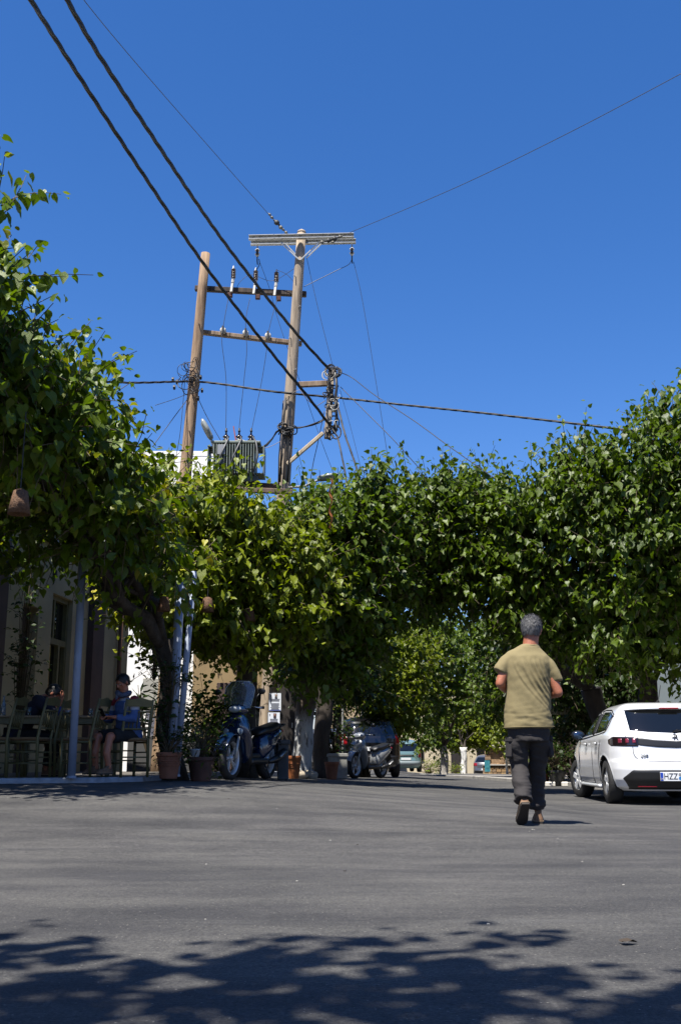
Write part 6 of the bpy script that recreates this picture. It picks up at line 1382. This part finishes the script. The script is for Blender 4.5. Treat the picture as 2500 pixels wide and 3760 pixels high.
def seated(label, loc, rz, lean, head, hyaw, hpitch, J, shirt_m, leg_m, hair_m, jacket=None, skin_legs=False, scarf=None):
    t = thing('person', label, 'person', loc, rz); mb = MB(); T = add_head(mb, head, hyaw, hpitch)
    nb = Vector((0, lean * 1.0, 1.03)); hip = Vector((0, -.02, .53)); H = Vector(head)
    limb(mb, [nb + Vector((0, 0, -.03)), H + Vector((0, -.03, -.05))], [.058, .055])
    def spine(q): return hip.lerp(nb, q)
    def tor(mb, k):
        mb.rings([ring(spine(q).x, spine(q).y, spine(q).z, rx * k, ry * k) for q, rx, ry in ((-.1, .17, .14), (.1, .185, .14), (.35, .18, .125), (.6, .19, .13), (.8, .19, .12), (.9, .15, .095), (1.0, .075, .065))])
    tor(mb, .85)
    for s_, a in ((-1, 'L'), (1, 'R')):
        limb(mb, [J['s' + a], J['e' + a]], [.052, .042]); limb(mb, [J['e' + a], J['w' + a]], [.041, .027]); d = Vector(J['w' + a]) - Vector(J['e' + a]); add_hand(mb, J['w' + a], d, J.get('n' + a, (0, -.3, 1)), side=s_, curl=.7)
        limb(mb, [(s_ * .09, 0, .52), (s_ * .13, .42, .50)], [.075, .058]); limb(mb, [(s_ * .13, .42, .50), (s_ * .13, .46, .28), (s_ * .14, .42, .09)], [.056, .052, .036])
    fin(remesh(mb, .009, 3), M_skin, 'body', t); eyes(t, T); hair(t, T, None, hair_m, 700, L=.025)
    mb = MB(); tor(mb, 1.08)
    for s_, a in ((-1, 'L'), (1, 'R')):
        S_ = Vector(J['s' + a]); E_ = Vector(J['e' + a]); W_ = Vector(J['w' + a]); q = [S_ + Vector((-s_ * .03, 0, 0)), S_, S_.lerp(E_, .5), E_] + ([E_.lerp(W_, .5), E_.lerp(W_, .85)] if jacket else []); mb.tube([S_.lerp(q[0], 1)] + q[1:], [.075, .078, .07, .066] + ([.06, .05] if jacket else []), 14)
    me = remesh(mb, .011, 4); displace(me, lambda p, n: fbm(Vector((p.x * 9, p.y * 9, p.z * 14)), 2) * .012); o = fin(me, shirt_m, 'shirt', t)
    if jacket:
        me.materials.append(jacket[0]); me.materials.append(jacket[1])
        for p in me.polygons:
            c = p.center; 
            if c.z > .93 and abs(c.x) > .105: p.material_index = 1
            elif c.z > .86 and (abs(c.x) > .09 or c.z > .99): p.material_index = 2
    mb = MB(); mb.rings([ring(0, -.02, z, .185, .15) for z in (.46, .55, .62)])
    for s_ in (-1, 1):
        if skin_legs: mb.tube([(s_ * .09, 0, .53), (s_ * .12, .25, .52), (s_ * .13, .38, .50)], [.1, .095, .09], 14)
        else: mb.tube([(s_ * .09, 0, .53), (s_ * .12, .25, .52), (s_ * .13, .43, .50), (s_ * .13, .47, .32), (s_ * .14, .43, .13)], [.1, .09, .08, .07, .065], 14)
    me = remesh(mb, .011, 3); displace(me, lambda p, n: fbm(p * 9, 2) * .008); fin(me, leg_m, 'shorts' if skin_legs else 'trousers', t)
    for s_ in (-1, 1): shoe(t, (s_ * .14, .37, .0), (s_ * .15, .62, .0), s_)
    if scarf:
        mb = MB(); mb.tube([H + Vector((.085 * math.cos(a), -.02 + .085 * math.sin(a), -.155 + .02 * math.sin(a * 2))) for a in np.linspace(0, 2 * math.pi, 20)], .035, 10); mb.tube([H + Vector((0, .07, -.16)), H + Vector((.02, .09, -.24))], [.035, .015], 8); mb.build('scarf', scarf, t, smooth=True)
    return t
M_dhair = mat('dark_hair', (.012, .010, .009), .5)
seated('man in dark navy t-shirt slumped over the first cafe table, hand on forehead', tl(42, 14.2) + Vector((.02, 0, 0)), R(-84), .32, (.0, .44, 1.06), 0, R(-38),
       dict(sL=(-.17, .26, .97), sR=(.17, .26, .97), eL=(-.22, .52, .80), eR=(.2, .50, .80), wL=(-.03, .63, .83), wR=(.09, .55, .97), nR=(0, 1, .2)), mat('navy_cotton', (.012, .013, .035), .9), mat('black_cloth', (.010, .010, .012), .9), M_dhair)
p2 = seated('man in a blue, white and red jersey sitting and looking down at his phone', tl(462, 13.55), R(140) - R(0), .08, (0, .14, 1.24), 0, R(-25),
       dict(sL=(-.18, .06, 1.0), sR=(.18, .06, 1.0), eL=(-.26, .14, .74), eR=(.26, .14, .74), wL=(-.10, .34, .76), wR=(.08, .36, .76)), mat('blue_jersey', (.07, .14, .36), .8, var=.15, vscale=10), mat('black_shorts', (.010, .010, .012), .9), M_dhair, jacket=(mat('red_jersey', (.32, .015, .03), .8), mat('white_jersey', (.50, .50, .56), .8)), skin_legs=True, scarf=mat('patterned_scarf', (.03, .04, .09), .8, col2=(.2, .22, .3), vscale=50))
p2.scale = (.9, .9, .9); p2.location.z += .035; rot = Matrix.Rotation(R(140), 3, 'Z'); mb = MB(); mb.box((0, 0, 0), (.075, .009, .155), bev=.004); mb.box((0, -.005, 0), (.068, .002, .14)); ph = mb.build('phone', mat('phone_black', (.01, .01, .012), .15)); ph.location = tl(462, 13.55) + rot @ Vector((0, .41, .76)); ph.rotation_euler = (R(-35), 0, R(140)); tag(ph, 'black smartphone held by the man in the blue jersey', 'phone')
mb = MB(); o = link('dry_leaf', leaves_mesh('dry_leaf', np.zeros((1, 3)), np.array([[1.0, .3, .1]]), np.array([[0, 0, 1.0]]), np.array([.05]), np.array([1.0]), mat('dry_leaf_brown', (.06, .04, .02), .8))); p = at(2285, 3520, 3.45); o.location = (p.x, 3.45, G(p.x, 3.45) + .008); tag(o, 'single dark dry leaf lying on the asphalt near the lower right', 'dry leaf')
# small litter on the road
for k in range(16):
    D = rnd.uniform(3.6, 11); x = rnd.uniform(-.3, .3) * D; mb = MB(); r_ = rnd.uniform(.003, .006); mb.ell((0, 0, 0), (r_ * 1.4, r_, r_ * .7), 6, 4); o = mb.build('pebble', mat('pebble_pale', (.45, .43, .38), .8) if k % 4 else M_dkwood); o.location = (x, D, G(x, D) + r_ * .4); tag(o, 'tiny loose pebble lying on the asphalt', 'pebble', 'loose pebbles scattered on the asphalt')
